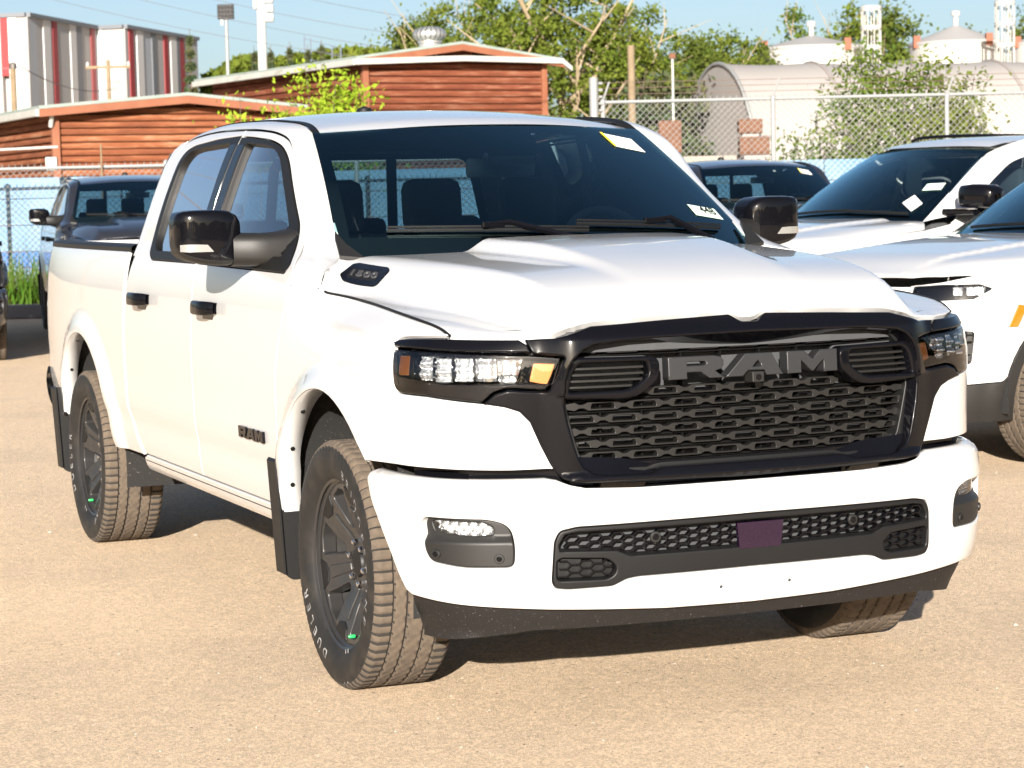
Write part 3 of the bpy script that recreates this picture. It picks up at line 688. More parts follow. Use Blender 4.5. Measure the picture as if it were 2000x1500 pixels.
    # ---- mirrors
    for sd in (-1, 1):
        mr = empty('door_mirror', parent=T)
        rows = []; X = np.array([1.022,1.027,1.04,1.07,1.11,1.16,1.20,1.23,1.247,1.256,1.258]); 
        tp = np.array([1.510,1.522,1.540,1.555,1.559,1.559,1.558,1.555,1.548,1.532,1.51]); bt = np.array([1.385,1.378,1.368,1.360,1.360,1.366,1.376,1.388,1.402,1.425,1.44])
        yf = np.array([.90,.885,.872,.860,.856,.858,.864,.874,.890,.915,.93]); yk = np.array([1.00,1.02,1.03,1.035,1.035,1.035,1.035,1.03,1.02,1.0,.985])
        n = 64
        for i in range(len(X)):
            zc, b = (tp[i]+bt[i])/2, (tp[i]-bt[i])/2; yc, a = (yf[i]+yk[i])/2, (yk[i]-yf[i])/2; r = []
            for j in range(n):
                t = 2*math.pi*j/n; c, s_ = math.cos(t), math.sin(t)
                r.append((sd*X[i], yc+a*math.copysign(abs(c)**.34, c), zc+b*math.copysign(abs(s_)**.28, s_)))
            rows.append(r)
        rows = [[tuple(np.mean(rows[0], 0))]*n]+rows+[[tuple(np.mean(rows[-1], 0))]*n]
        A = np.array(rows); V = A.reshape(-1, 3); c = A.shape[1]; FF = {'g': [], 'p': []}
        for i in range(A.shape[0]-1):
            for j in range(c):
                q = (i*c+j, i*c+(j+1) % c, (i+1)*c+(j+1) % c, (i+1)*c+j); m_ = V[list(q)].mean(0)
                key = 'p' if math.sin(2*math.pi*(j+.5)/c) < -.45 else 'g'
                FF[key].append(q if sd < 0 else q[::-1])
        for key, nm, mm in (('g', 'mirror_cap', GLOSS), ('p', 'mirror_housing', PLAST)):
            mk(nm, V, FF[key], mm, mr, True, auto=60)
        yfs = Spl(X, yf); sg_ = lambda x, z: (sd*x, float(yfs(x))-.003, z)
        mk('turn_signal', [sg_(x, z) for x, z0, z1 in ((1.135,1.411,1.413),(1.155,1.411,1.436),(1.19,1.411,1.438),(1.215,1.411,1.438),(1.235,1.412,1.438),(1.247,1.413,1.437)) for z in (z0, z1)], [((i*2, i*2+1, i*2+3, i*2+2) if sd > 0 else (i*2+2, i*2+3, i*2+1, i*2)) for i in range(5)], mat('signal_lens', (.40,.40,.39), .18, metal=.6, coat=1.), mr, True)
        arm = [[(sd*x, yc+.085*math.copysign(abs(math.cos(t))**.6, math.cos(t))*k1, zc+h*math.copysign(abs(math.sin(t))**.6, math.sin(t))) for t in np.linspace(0, 2*math.pi, 24, endpoint=False)] for x, yc, zc, h, k1 in ((1.06,.94,1.416,.060,.95),(1.0,.93,1.414,.060,1.05),(.945,.90,1.412,.060,1.15),(.90,.86,1.412,.064,1.3),(.86,.83,1.415,.07,1.4))]
        grid('mirror_arm', arm, PLAST, mr, closed=True, flip=(sd > 0))
    # ---- grille
    top = [(0,1.199),(.026,1.199),(.062,1.219),(.513,1.203),(.561,1.190),(.625,1.171),(.712,1.168),(.688,1.124),(.600,1.114),(.622,1.064),(.647,1.014),(.764,1.021),(.804,1.009),(.838,.980),(.77,.968),(.729,.954),(.698,.922),(.668,.852),(.633,.781),(.609,.757),(.582,.744),(.543,.737),(.383,.731),(0,.727)]
    opn = [(0,1.166),(.246,1.161),(.41,1.157),(.512,1.146),(.545,1.131),(.572,1.105),(.590,1.076),(.598,1.046),(.600,1.009),(.600,.974),(.592,.924),(.575,.859),(.562,.816),(.546,.788),(.520,.774),(.483,.768),(.349,.766),(.324,.774),(.30,.777),(0,.777)]
    OP = mirror_poly(opn)
    def Wg(s, z, off=0.):                    # the surround rolls back towards its outer edge
        s = np.asarray(s, float); z = np.asarray(z, float)
        pr = np.where(z > 1., .034*(1-sstep(1.160, 1.210, z)), .030*sstep(.728, .750, z)-.014*sstep(.752, .775, z))
        return W(s, z, np.asarray(off)-.006-pr*(1-sstep(.56, .68, np.abs(s))))
    panel('grille_surround', rc(mirror_poly(top), .006, 3), Wg, GLOSS, T, [OP], res=.014, depth=.085, bev=.007, gap=.001)
    inn = lambda off: (lambda s, z, o=0.: W(s, z, o+off))
    panel('grille_rim', [(a*1.0, b) for a, b in mirror_poly([(a+.012 if a > .05 else a, b+(.01 if b > .97 else -.01)) for a, b in opn])], inn(.022), SATIN, T, [mirror_poly([(max(a-.012, 0), b+(-.007 if b > .97 else .010)) for a, b in opn])], res=.02, depth=.05, bev=.005, gap=0)
    panel('radiator', mirror_poly([(a+.01 if a > .05 else a, b) for a, b in opn]), inn(.12), INTER, T, res=.08, depth=.01)
    gr = empty('grille_mesh', parent=T)
    BAR = mat('grille_grey', (.011,.0105,.010), .36, spec=.4)
    def bar(z, L, ph, Lh=None):
        p = .134; x = -L; up, dn, holes = [], [], []
        cs = [c for c in np.arange(-8, 9)*p+ph if abs(c) < L+.02]
        hl, th, tk = .0130, .0058, .046
        up.append((-L, th)); dn.append((-L, -th))
        for c in cs:
            for dx, h in ((-tk-.014, th), (-tk, hl), (tk, hl), (tk+.014, th)):
                xx = c+dx
                if -L < xx < L: up.append((xx, h)); dn.append((xx, -h))
            if abs(c)+.040 < L: holes.append(rc([(c-.038,-.0075),(c+.038,-.0075),(c+.034,.0075),(c-.034,.0075)], .004, 2))
            elif abs(c)+.012 < L: holes.append(rc([(c-.014-.012*(c>0),-.0075),(c+.014+.012*(c<0),-.0075),(c+.010,.0075),(c-.010,.0075)], .003, 2))
        up.append((L, th)); dn.append((L, -th))
        panel('grille_bar', [(a, z+b) for a, b in dn]+[(a, z+b) for a, b in up[::-1]], inn(.040), BAR, gr, [[(a, z+b) for a, b in h] for h in holes], res=.03, depth=.030, bev=.0022, gap=0)
    for z, L, ph in ((1.128,.535,0.),(.998,.335,0.),(.961,.598,.067),(.923,.594,0.),(.886,.585,.067),(.849,.575,0.),(.812,.560,.067)): bar(z, L, ph)
    for z in (1.108,.979,.942,.905,.868,.830,.793):
        panel('grille_shelf', [(-.57+.0*z, z-.003), (.57, z-.003), (.57, z+.003), (-.57, z+.003)], inn(.062), DEEP, gr, res=.06, depth=.045, bev=.0015, gap=0)
    for x in np.arange(-4, 5)*.134+.067 :
        panel('grille_strut', [(x-.0025,.785),(x+.0025,.785),(x+.0025,1.15),(x-.0025,1.15)], inn(.066), DEEP, gr, res=.05, depth=.03, bev=.001, gap=0)
    for sd in (-1, 1):
        f = (lambda p: [(-a, b) for a, b in p]) if sd < 0 else (lambda p: list(p))
        vo = rc([(.612,.990),(.607,1.065),(.588,1.094),(.566,1.110),(.322,1.106),(.304,1.090),(.304,1.040),(.365,.990),(.42,.982)], [.02,.03,.02,.02,.02,.02,.03,.04,.03])
        vi = rc([(.586,1.008),(.574,1.066),(.552,1.092),(.345,1.091),(.340,1.050),(.395,1.010)], [.01,.02,.015,.012,.02,.03])
        vt = empty('grille_vent', parent=T)
        panel('vent_frame', f(vo), inn(-.014), GLOSS, vt, [f(vi)], res=.015, depth=.055, bev=.009, gap=0)
        panel('vent_back', f(vo), inn(.050), INTER, vt, res=.05, depth=.004)
        for z in (1.020,1.038,1.056,1.074): panel('vent_slat', f([(.35 if z > 1.03 else .39, z-.004),(.582-(z-1.01)*.25, z-.004),(.582-(z-1.01)*.25, z+.004),(.35 if z > 1.03 else .385, z+.004)]), inn(.008), BAR, vt, res=.04, depth=.03, bev=.002, gap=0)
    # lettering
    v, fcs = letters_ram(.570, .0); LET = mat('letter_grey', (.022,.0225,.024), .38, metal=.2)
    for part in letters_ram_parts(.570):
        o_, hs = part
        panel('grille_letter', [(a, 1.0655+b) for a, b in o_], inn(-.022), LET, gr, [[(a, 1.0655+b) for a, b in h] for h in hs], res=.02, depth=.045, bev=.004, gap=0)
    panel('front_camera', rc([(-.020,1.014),(.020,1.014),(.020,1.046),(-.020,1.046)], .004), inn(-.045), PLAST, gr, res=.02, depth=.05, bev=.003, gap=0)
    MB().tube([tuple(W(0, 1.029, -.0455)), tuple(W(0, 1.029, -.049))], .009, 14).build('camera_lens', GLOSS, gr)
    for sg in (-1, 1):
        MB().tube([W(sg*a, b, .0035) for a, b in cr(shut_hood, 3)], .0042, 6).build('hood_gap_shade', SATIN, T, True)  # dark tube standing in for the shade down the hood gap
    # ---- headlights
    for sd in (-1, 1):
        f = (lambda p: [(-a, b) for a, b in p]) if sd < 0 else (lambda p: list(p))
        hl = empty('headlight', parent=T)
        lo = rc([(1.200,1.134),(1.035,1.134),(.901,1.129),(.693,1.121),(.602,1.112),(.624,1.064),(.649,1.016),(.766,1.026),(.806,1.014),(.838,.985),(1.027,1.003),(1.150,1.006),(1.176,1.022)], [.015,0,0,0,.008,0,.01,.02,.01,.01,0,.02,.02])
        panel('headlight_lens', f(lo), W, LENS, hl, res=.03, off=-.003, depth=.02, bev=.004, gap=.001)
        panel('headlight_housing', f(lo), inn(.052), GLOSS, hl, res=.03, depth=.004, gap=0)
        panel('housing_frame', f(lo), inn(.012), GLOSS, hl, [f(rc([(1.172,1.118),(1.075,1.116),(.715,1.108),(.612,1.098),(.634,1.036),(.712,1.040),(.80,1.035),(1.08,1.040),(1.165,1.048)], .006))], res=.02, depth=.035, bev=.004, gap=.002)
        panel('amber_marker', f(rc([(1.170,1.056),(1.110,1.058),(1.114,1.117),(1.172,1.115)], .006)), inn(.010), AMBER, hl, res=.02, depth=.02, bev=.004, gap=0)
        panel('amber_turn_lamp', f(rc([(.698,1.042),(.642,1.030),(.618,1.092),(.684,1.096)], .006)), inn(.018), AMBER2, hl, res=.02, depth=.02, bev=.004, gap=0)
        panel('marker_divider', f(rc([(1.106,1.050),(1.084,1.048),(1.088,1.118),(1.110,1.119)], .003)), inn(.006), GLOSS, hl, res=.02, depth=.04, bev=.003, gap=0)
        # faceted reflector field with slim dark dividers
        def refl(s, z, off=0.):
            a = np.abs(np.asarray(s, float)); z = np.asarray(z, float); ph = (a-.72)/.072
            return W(s, z, np.asarray(off)+.034-.020*np.abs(np.sin(ph*math.pi))**.7-.006*np.sin(z*190+np.floor(ph)*1.7)+.004*np.sin(a*330))
        panel('lamp_reflector', f(rc([(1.078,1.046),(.735,1.043),(.716,1.108),(1.082,1.115)], .006)), refl, REFL, hl, res=.0065, depth=.01, bev=.001, gap=0)
        for q_ in (.792,.864,.936,1.008): panel('lamp_divider', f([(q_-.002,1.046),(q_+.002,1.046),(q_+.006,1.113),(q_+.002,1.113)]), inn(.016), GLOSS, hl, res=.03, depth=.02, bev=.0008, gap=0)
        br = [(1.204,1.142),(1.215,1.156),(1.188,1.165),(1.14,1.169),(1.042,1.172),(.962,1.172),(.85,1.170),(.727,1.168),(.700,1.150),(.694,1.127),(.901,1.134),(1.035,1.139)]
        panel('headlight_brow', f(br), W, GLOSS, T, res=.02, off=-.006, depth=.03, bev=.006, gap=.001)
    # dark gap closers behind the front seams
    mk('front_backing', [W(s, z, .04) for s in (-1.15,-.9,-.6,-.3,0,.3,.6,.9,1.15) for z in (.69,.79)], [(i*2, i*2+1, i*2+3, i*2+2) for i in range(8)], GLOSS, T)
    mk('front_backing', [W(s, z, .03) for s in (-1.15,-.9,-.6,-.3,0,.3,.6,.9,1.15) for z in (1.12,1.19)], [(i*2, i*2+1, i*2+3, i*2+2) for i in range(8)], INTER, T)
    # ---- front bumper
    bt = [(0,.723),(.383,.723),(.543,.729),(.590,.742),(.625,.758),(.66,.764),(1.0,.765),(1.33,.766),(1.352,.755),(1.335,.72),(1.25,.63),(1.172,.52),(1.115,.415),(1.09,.402),(.915,.386),(.644,.366),(.288,.345),(0,.340)]
    fog = rc([(1.023,.632),(1.008,.648),(.82,.645),(.765,.625),(.752,.567),(.756,.503),(.90,.503),(.996,.517),(1.014,.545)], [.02,.02,.03,.04,.03,.02,.03,.03,.03])
    ik = mirror_poly([(0,.620),(.573,.615),(.625,.605),(.640,.575),(.648,.455),(.638,.433),(.600,.428),(.464,.430),(.422,.450),(.384,.455),(0,.457)])
    ik = rc(ik, .012, 3)
    bp = panel('front_bumper', mirror_poly(bt), WB, P_WHITE, T, [fog, [(-a, b) for a, b in fog], ik], res=.024, depth=.03, bev=.006, gap=.001)
    wb = lambda off: (lambda s, z, o=0.: WB(s, z, np.asarray(o)+off))
    mesh_o = [(0,.599),(.573,.598),(.608,.592),(.624,.565),(.624,.547),(.454,.540),(.410,.522),(0,.521)]
    lobe = rc([(.632,.458),(.632,.515),(.620,.523),(.484,.515),(.456,.492),(.459,.468),(.483,.455)], .012, 3)
    mo = mirror_poly(mesh_o)
    panel('intake_bezel', ik, WB, SATIN, bp, [mo, lobe, [(-a, b) for a, b in lobe]], res=.02, off=.002, depth=.045, bev=.006, gap=.001)
    panel('intake_back', ik, wb(.06), INTER, bp, res=.06, depth=.004)
    def comb(outline, off, name, cw=.046, chh=.0235):
        o2 = np.array(outline); lo_, hi_ = o2.min(0), o2.max(0); mb = MB(); r = 0; zz = lo_[1]-chh
        seen = set()
        while zz < hi_[1]+chh:
            xx = (0 if r % 2 == 0 else cw*.75/1)
            n = int((hi_[0]-lo_[0])/(cw*1.5))+3
            for i in range(-n, n+1):
                cx = (lo_[0]+hi_[0])/2+i*cw*1.5+xx
                pts = [(cx+cw*.5*a, zz+chh*.5*b) for a, b in ((1,0),(.45,1),(-.45,1),(-1,0),(-.45,-1),(.45,-1))]
                for a in range(6):
                    p, q = np.array(pts[a]), np.array(pts[(a+1) % 6]); key = tuple(np.round((p+q)/2, 4))
                    if key in seen: continue
                    mid_ = np.array([p, q, (p+q)/2])
                    if not inside(o2, mid_).all(): continue
                    seen.add(key); d = q-p; d /= np.linalg.norm(d); nn = np.array([-d[1], d[0]])*.0017
                    mb.prism([tuple(p-nn-d*.001), tuple(q-nn+d*.001), tuple(q+nn+d*.001), tuple(p+nn-d*.001)], 0, .018, lambda a_, b_, h: tuple(WB(a_, b_, off+h)))
            zz += chh*.5*1.0; r += 1
        return mb.build(name, GLOSS, bp)
    comb(mo, .010, 'intake_mesh'); comb(lobe, .010, 'intake_mesh'); comb([(-a, b) for a, b in lobe], .010, 'intake_mesh')
    for l in (lobe, [(-a, b) for a, b in lobe]): panel('lobe_back', l, wb(.026), SATIN, bp, res=.05, depth=.004)
    FILM = mat('purple_film', (.010,.003,.013), .12, coat=1., spec=.2)
    panel('radar_cover', rc([(-.072,.594),(.086,.594),(.078,.514),(-.062,.514)], .003), wb(-.001), FILM, bp, res=.05, depth=.012, bev=.001, gap=0)
    def disc(fn, s, z, r, m, nm, par, off, h=.008):
        c = [(s+r*math.cos(t), z+r*math.sin(t)) for t in np.linspace(0, 2*math.pi, 20, endpoint=False)]
        return panel(nm, c, fn, m, par, res=r*.8, off=off, depth=h, bev=r*.15, gap=0)
    for sd in (-1, 1):
        disc(WB, sd*.335, .571, .017, PLAST, 'parking_sensor', bp, .0); disc(WB, sd*.335, .571, .010, GLOSS, 'sensor_lens', bp, -.002)
        disc(WB, sd*.117, .402, .0055, INTER, 'plate_hole', bp, -.001, .003)
        f = (lambda p: [(-a, b) for a, b in p]) if sd < 0 else (lambda p: list(p))
        fl_ = rc([(.996,.634),(.985,.637),(.845,.634),(.815,.621),(.812,.600),(.87,.597),(.95,.601),(.988,.609)], .008, 3)
        fb = empty('fog_lamp', parent=T)
        def WF(s, z, off=0.):
            z = np.asarray(z, float); return WB(s, z, np.asarray(off)+.020*sstep(.570, .600, z))
        panel('fog_bezel', f(fog), WF, PLAST, fb, [f(fl_)], res=.012, off=.003, depth=.05, bev=.005, gap=.001)
        panel('fog_lens', f(fl_), wb(.026), LENS, fb, res=.03, depth=.004, bev=.001, gap=-.002)
        def frip(s, z, off=0.): 
            s = np.asarray(s, float); return WB(s, z, np.asarray(off)+.045+.012*np.sin(s*210)*np.sin(np.asarray(z)*260))
        panel('fog_reflector', f(fl_), frip, REFL, fb, res=.006, depth=.004, bev=.001, gap=-.004)
        disc(WB, sd*.975, .540, .014, PLAST, 'parking_sensor', fb, -.003); disc(WB, sd*.975, .540, .008, GLOSS, 'sensor_lens', fb, -.005)
        disc(WB, sd*.796, .530, .014, PLAST, 'parking_sensor', fb, -.003); disc(WB, sd*.796, .530, .008, GLOSS, 'sensor_lens', fb, -.005)
    dam = mirror_poly([(0,.350),(.30,.352),(.66,.374),(.93,.392),(1.13,.405),(1.165,.262),(1.05,.262),(.77,.288),(.70,.297),(0,.297)])
    panel('air_dam', dam, wb(.028), mat('air_dam_plastic', (.010,.009,.0085), .6, spec=.3, noise=(220,.9,(.14,.13,.12),3,.67,.72), bump=(700,.2,.001)), T, res=.03, depth=.01, bev=.003, gap=0, back=True)
    mk('bumper_backing', [WB(s, z, .12) for s in np.linspace(-1.0, 1.0, 9) for z in (.30,.74)], [(i*2, i*2+1, i*2+3, i*2+2) for i in range(8)], INTER, T)
    # ---- wheels and underside
    for x, y, rz, st in ((-.868,0,0,0), (-.868,3.672,0,0), (.868,0,math.pi,0), (.868,3.672,math.pi,0)):
        if not T.get('_w'): w0 = build_wheel(T, (x, y, .4045), rz, R(14)); T['_w'] = 1
        else:
            w_ = copy_tree(w0, T); w_.location = (x, y, .4045); w_.rotation_euler = (R(37 if y > 1 else 0), 0, rz)
    del T['_w']
    MB().box((0,2.0,.50), (1.35,5.2,.06)).build('underbody', INTER, T)
    for sd in (-1, 1): MB().box((sd*.52,2.0,.44), (.10,5.4,.14)).build('frame_rail', INTER, T)
    MB().tube([(-.75,3.672,.40),(-.15,3.672,.40),(0,3.672,.40),(.15,3.672,.40),(.75,3.672,.40)], [.045,.05,.14,.05,.045], 12).build('rear_axle', INTER, T, True)
    MB().tube([(-.75,0,.38),(.75,0,.38)], .04, 8).build('front_axle', INTER, T)
    MB().tube([(-.60,2.45,.40),(-.60,2.75,.37)], .05, 8).build('shock_mount', INTER, T)
    for y in (-.05,): pass
    return T

def letters_ram_parts(width):
    """outlines of the three letters, centred, as (outline, holes)"""
    k = width/.570
    Rr = [(-.283,-.034),(-.283,.034),(-.135,.034),(-.112,.030),(-.102,.018),(-.102,.004),(-.110,-.008),(-.130,-.012),(-.098,-.034),(-.150,-.034),(-.178,-.014),(-.222,-.014),(-.222,-.034)]
    Rh = [(-.222,.006),(-.222,.017),(-.165,.017),(-.158,.0115),(-.165,.006)]
    Aa = [(-.098,-.034),(-.030,.034),(.060,.034),(.098,-.034),(.042,-.034),(.034,-.018),(-.022,-.018),(-.038,-.034)]
    Ah = [(-.006,-.006),(.026,-.006),(.014,.012)]
    Mm = [(.112,-.034),(.112,.034),(.172,.034),(.201,.008),(.230,.034),(.290,.034),(.290,-.034),(.240,-.034),(.240,.004),(.204,-.030),(.198,-.030),(.162,.004),(.162,-.034)]
    g = lambda p: [(a*k, b*k) for a, b in p]
    return [(g(Rr), [g(Rh)]), (g(Aa), [g(Ah)]), (g(Mm), [])]
def letters_ram(width, z):
    """plain extruded version (verts with h 0..1, faces)"""
    V, F = [], []
    for o, hs in letters_ram_parts(width):
        vo, Ft = tri2d(np.array(o), [np.array(h) for h in hs], 1.)
        k = len(V); V += [(a, b, 1.) for a, b in vo]; F += [tuple(k+i for i in f) for f in Ft]
        for l in [o]+hs:
            k = len(V); n = len(l); V += [(a, b, 1.) for a, b in l]+[(a, b, -.3) for a, b in l]; F += [(k+i, k+(i+1) % n, k+n+(i+1) % n, k+n+i) for i in range(n)]
    return V, F
truck = build_truck()
tag(truck, 'white crew-cab pickup truck with black grille and mirrors, parked in front', 'pickup truck')
# ================================================================ the large white SUVs
def at(u, v, D):
    """world point seen at photo pixel (u, v) at forward distance D"""
    d = CR @ Vector(((u-1000)/FPX, 1., -(v-750)/FPX)); f = Vector((-math.sin(CAM_YAW), math.cos(CAM_YAW), 0)); t = D/d.dot(f)
    return Vector(CAM_POS)+d*t
def gp(u, D):
    p = at(u, 500, D); return Vector((p.x, p.y, 0))
class Skin:
    def __init__(s, pl, side, front, k0, k1, arches):
        p = np.array(pl, float); t = np.concatenate([[0], np.cumsum(np.hypot(*np.diff(p, axis=0).T))]); t -= t[1]
        s.PX, s.PY, s.smax = Spl(t, p[:, 0]), Spl(t, p[:, 1]), t[-1]
        s.side = Spl(*zip(*side)); s.front = Spl(*zip(*front)); s.k = (k0, k1); s.arches = arches
        a = np.linspace(0, s.smax, 3000); s.a, s.ay = a, s.PY(a)
    def s_of_y(s, y):
        m = (s.a > s.k[0]) & (s.a < s.smax-.9); return float(np.interp(y, s.ay[m], s.a[m]))
    def __call__(s, q, z, off=0.):
        q = np.asarray(q, float); z = np.asarray(z, float); a = np.abs(q); g = np.where(q < 0, -1., 1.); e = 1e-3
        x, y = s.PX(a), s.PY(a); dx, dy = s.PX(a+e)-s.PX(a-e), s.PY(a+e)-s.PY(a-e); l = np.hypot(dx, dy)+1e-12
        k = sstep(s.k[0], s.k[1], a); o = s.front(z)*(1-k)+s.side(z)*k+np.asarray(off)
        for cy, am, r0, r1 in s.arches:
            o = o-am*(1-sstep(r0, r1, np.hypot(y-cy, np.maximum(z-.4, 0))))*k
        return np.stack([(x-dy/l*o)*g, y+dx/l*o, z+0*o], -1)
def build_suv():
    T = empty('suv')
    WBs = 2.85; FS = -.33                      # rear axle, and how far the front end lies ahead
    K = Skin([(-.2,-.945+FS),(0,-.95+FS),(.25,-.945+FS),(.5,-.915+FS),(.68,-.86+FS),(.80,-.77+FS),(.90,-.63+FS),(.96,-.45+FS),(.995,-.2+FS),(1.01,.1+FS),(1.02,.8),(1.02,1.8),(1.01,2.8),(.99,3.4),(.96,3.8),(.88,4.0),(.6,4.08),(0,4.1)],
             [(.2,.12),(.35,.05),(.5,.015),(.7,0),(.95,0),(1.1,.012),(1.2,.035),(1.27,.065),(1.31,.09),(1.5,.165),(1.7,.25),(1.78,.30),(1.83,.36),(1.87,.44)],
             [(.2,.05),(.35,.01),(.55,0),(.8,0),(.95,.02),(1.05,.06),(1.12,.10)], .7, 1.25, ((FS,.02,.52,.62),(WBs,.02,.52,.62)))
    sc = lambda p: np.stack([p[:, 0]*0, np.clip(p[:, 1], -.2, 3.4), p[:, 2]*0+.8], 1)
    A0 = K.s_of_y(FS); A1 = K.s_of_y(WBs); Y = lambda y: K.s_of_y(y)
    arc = lambda c, r, t0, t1, n=24: [(c+r*math.cos(t), .41+r*math.sin(t)) for t in np.linspace(t0, t1, n)]
    def hoodz(x, y):
        x = np.abs(np.asarray(x, float)); y = np.asarray(y, float)
        m = K.a < 1.9; xp = np.interp(y, K.ay[m][K.a[m] > .3], K.PX(K.a[m][K.a[m] > .3])); yp = np.interp(x, np.maximum.accumulate(K.PX(K.a[m])), K.ay[m])
        q = np.maximum(y-yp, 0); d = np.maximum(xp-x, 0)
        z = Spl([0,.04,.1,.25,.55,1.05,1.6], [1.03,1.075,1.105,1.15,1.19,1.235,1.265])(q)
        e = np.interp(y, [-.9+FS,-.4+FS,.0,.5], [1.06,1.13,1.18,1.21])
        return z+(e-z)*np.exp(-d/.06)*sstep(0, .2, q)+.02*(1-sstep(.50,.58,x))*sstep(.1,.5,q)
    paint = P_WHITE
    for sd in (-1, 1):
        f = (lambda p: [(-a, b) for a, b in p]) if sd < 0 else (lambda p: list(p))
        top = [(K.s_of_y(y), z) for y, z in ((-.45+FS,1.115),(-.2+FS,1.145),(.0,1.175),(.35,1.20))]
        fend = [(.80,1.055),(1.0,1.09)]+top+[(Y(.62),1.24),(Y(.62),.40)]+arc(A0, .50, R(0), R(168))+[(Y(-.52+FS),.50),(.95,.49),(.70,.49),(.60,.50),(.60,1.035)]
        hl = rc([(.62,.960),(.78,.955),(.98,.962),(1.09,1.015),(1.02,1.040),(.80,1.040),(.62,1.030)], .01)
        fog = rc([(.80,.60),(.96,.605),(.98,.78),(.82,.795)], .02)
        panel('fender', f(fend), K, paint, T, [f(hl), f(fog)], res=.05, cen=sc)
        lamp = empty('headlight', parent=T)
        panel('headlight_lens', f(hl), K, LENS, lamp, res=.05, depth=.01, cen=sc, gap=0)
        panel('headlight_housing', f(hl), lambda a, b, off=0.: K(a, b, np.asarray(off)+.04), GLOSS, lamp, res=.05, depth=.004, cen=sc, gap=-.01)
        for c in (.90,.97,1.03):
            panel('lamp_bowl', f(rc([(c-.028,.978),(c+.024,.978),(c+.032,1.025),(c-.028,1.028)], .006)), lambda a, b, off=0.: K(a, b, np.asarray(off)+.02+.012*np.sin(np.asarray(a)*150)), REFL, lamp, res=.012, depth=.01, cen=sc, gap=0)
        panel('side_intake', f(fog), lambda a, b, off=0.: K(a, b, np.asarray(off)+.012+.006*np.sign(np.sin(np.asarray(b)*230+np.round(np.asarray(a)*22)*3))), PLAST, T, res=.011, depth=.004, cen=sc, gap=-.004)
        clad = [(Y(.62),.26),(Y(.62),.44)]+arc(A0, .50, R(3), R(165))+[(Y(-.52+FS),.50),(.95,.49),(.70,.49),(.4,.50),(0,.50),(0,.28),(.5,.27),(.95,.27)]+arc(A0, .43, R(198), R(-8), 24)[::1]
        panel('arch_cladding', f(clad), K, PLAST, T, res=.05, off=-.004, cen=sc)
        panel('amber_marker', f(rc([(Y(-.475+FS),.80),(Y(-.42+FS),.80),(Y(-.35+FS),.915),(Y(-.41+FS),.925)], .008)), K, mat('amber_marker', (.80,.10,.003), .3, coat=1.), T, res=.03, off=-.010, depth=.012, cen=sc, gap=0)
        side = [(Y(.63),.42),(Y(.63),1.25),(Y(.72),1.295),(Y(3.75),1.295),(Y(3.80),.9),(Y(3.75),.5)]+arc(A1, .50, R(0), R(180))+[(Y(2.4),.42)]
        panel('body_side', f(side), K, paint, T, res=.06, cen=sc)
        panel('rear_cladding', f([(Y(3.75),.5)]+arc(A1, .50, R(0), R(180))+[(Y(2.55),.30)]+arc(A1, .43, R(180), R(0))+[(Y(3.75),.30)]), K, PLAST, T, res=.06, off=-.004, cen=sc)
        panel('rocker_cladding', f([(Y(.63),.41),(Y(2.55),.41),(Y(2.55),.25),(Y(.63),.25)]), K, PLAST, T, res=.06, off=-.003, cen=sc)
        # greenhouse
        gh = [(Y(.72),1.298),(Y(.95),1.48),(Y(1.3),1.68),(Y(1.6),1.765),(Y(2.0),1.80),(Y(3.2),1.79),(Y(3.75),1.74),(Y(3.80),1.298)]
        wf = rc([(Y(.90),1.325),(Y(1.12),1.51),(Y(1.42),1.67),(Y(1.66),1.72),(Y(1.72),1.725),(Y(1.74),1.325)], [.02,.1,.1,.05,.01,.01])
        wr = rc([(Y(1.80),1.325),(Y(1.79),1.73),(Y(2.7),1.735),(Y(2.75),1.325)], .02); wq = rc([(Y(2.82),1.325),(Y(2.78),1.735),(Y(3.4),1.71),(Y(3.60),1.325)], .03)
        panel('door_frame', f(cr(gh[:7], 4)+[gh[7]]), K, paint, T, [f(wf), f(wr), f(wq)], res=.05, cen=sc, gap=0)
        for w_ in (wf, wr, wq): panel('window_glass', f(w_), K, GLASSD if w_ is not wf else GLASSF, T, res=.08, off=.01, depth=.002, bev=.0005, gap=-.006, cen=sc)
        panel('window_trim', f([(Y(.86),1.300),(Y(3.7),1.300),(Y(3.68),1.322),(Y(.90),1.322)]), K, GLOSS, T, res=.08, off=-.006, depth=.01, cen=sc, gap=0)
        # A pillar and roof rail
        gh2 = cr(gh, 5); o3 = np.array([K(-a, b) for a, b in gh2[:6*5]])
        ge = lambda t: np.array([-.84+t*.20, .50+t*.82, 1.285+t*.475])
        i3 = np.array(cr([tuple(p) for p in (ge(-.06), ge(.42), ge(.88), np.array([-.655,1.62,1.818]), np.array([-.66,2.0,1.845]), np.array([-.66,3.2,1.835]), np.array([-.64,3.74,1.77]))], 5))[:30]
        st = np.array([[o_+(i_-o_)*t+np.array([-.5,-.1,.7])*.14*t*(1-t)*min(np.linalg.norm(i_-o_), .2) for t in np.linspace(0, 1, 7)] for o_, i_ in zip(o3, i3)]); st[..., 0] *= (1 if sd < 0 else -1)
        grid('cab_frame', st, paint, T, flip=(sd < 0))
        rl = [(sd*.66, y, z) for y, z in ((1.75,1.855),(1.9,1.885),(2.5,1.90),(3.2,1.89),(3.45,1.855))]
        MB().tube(cr(rl, 4), .013, 8).build('roof_rack', GLOSS, T, True)
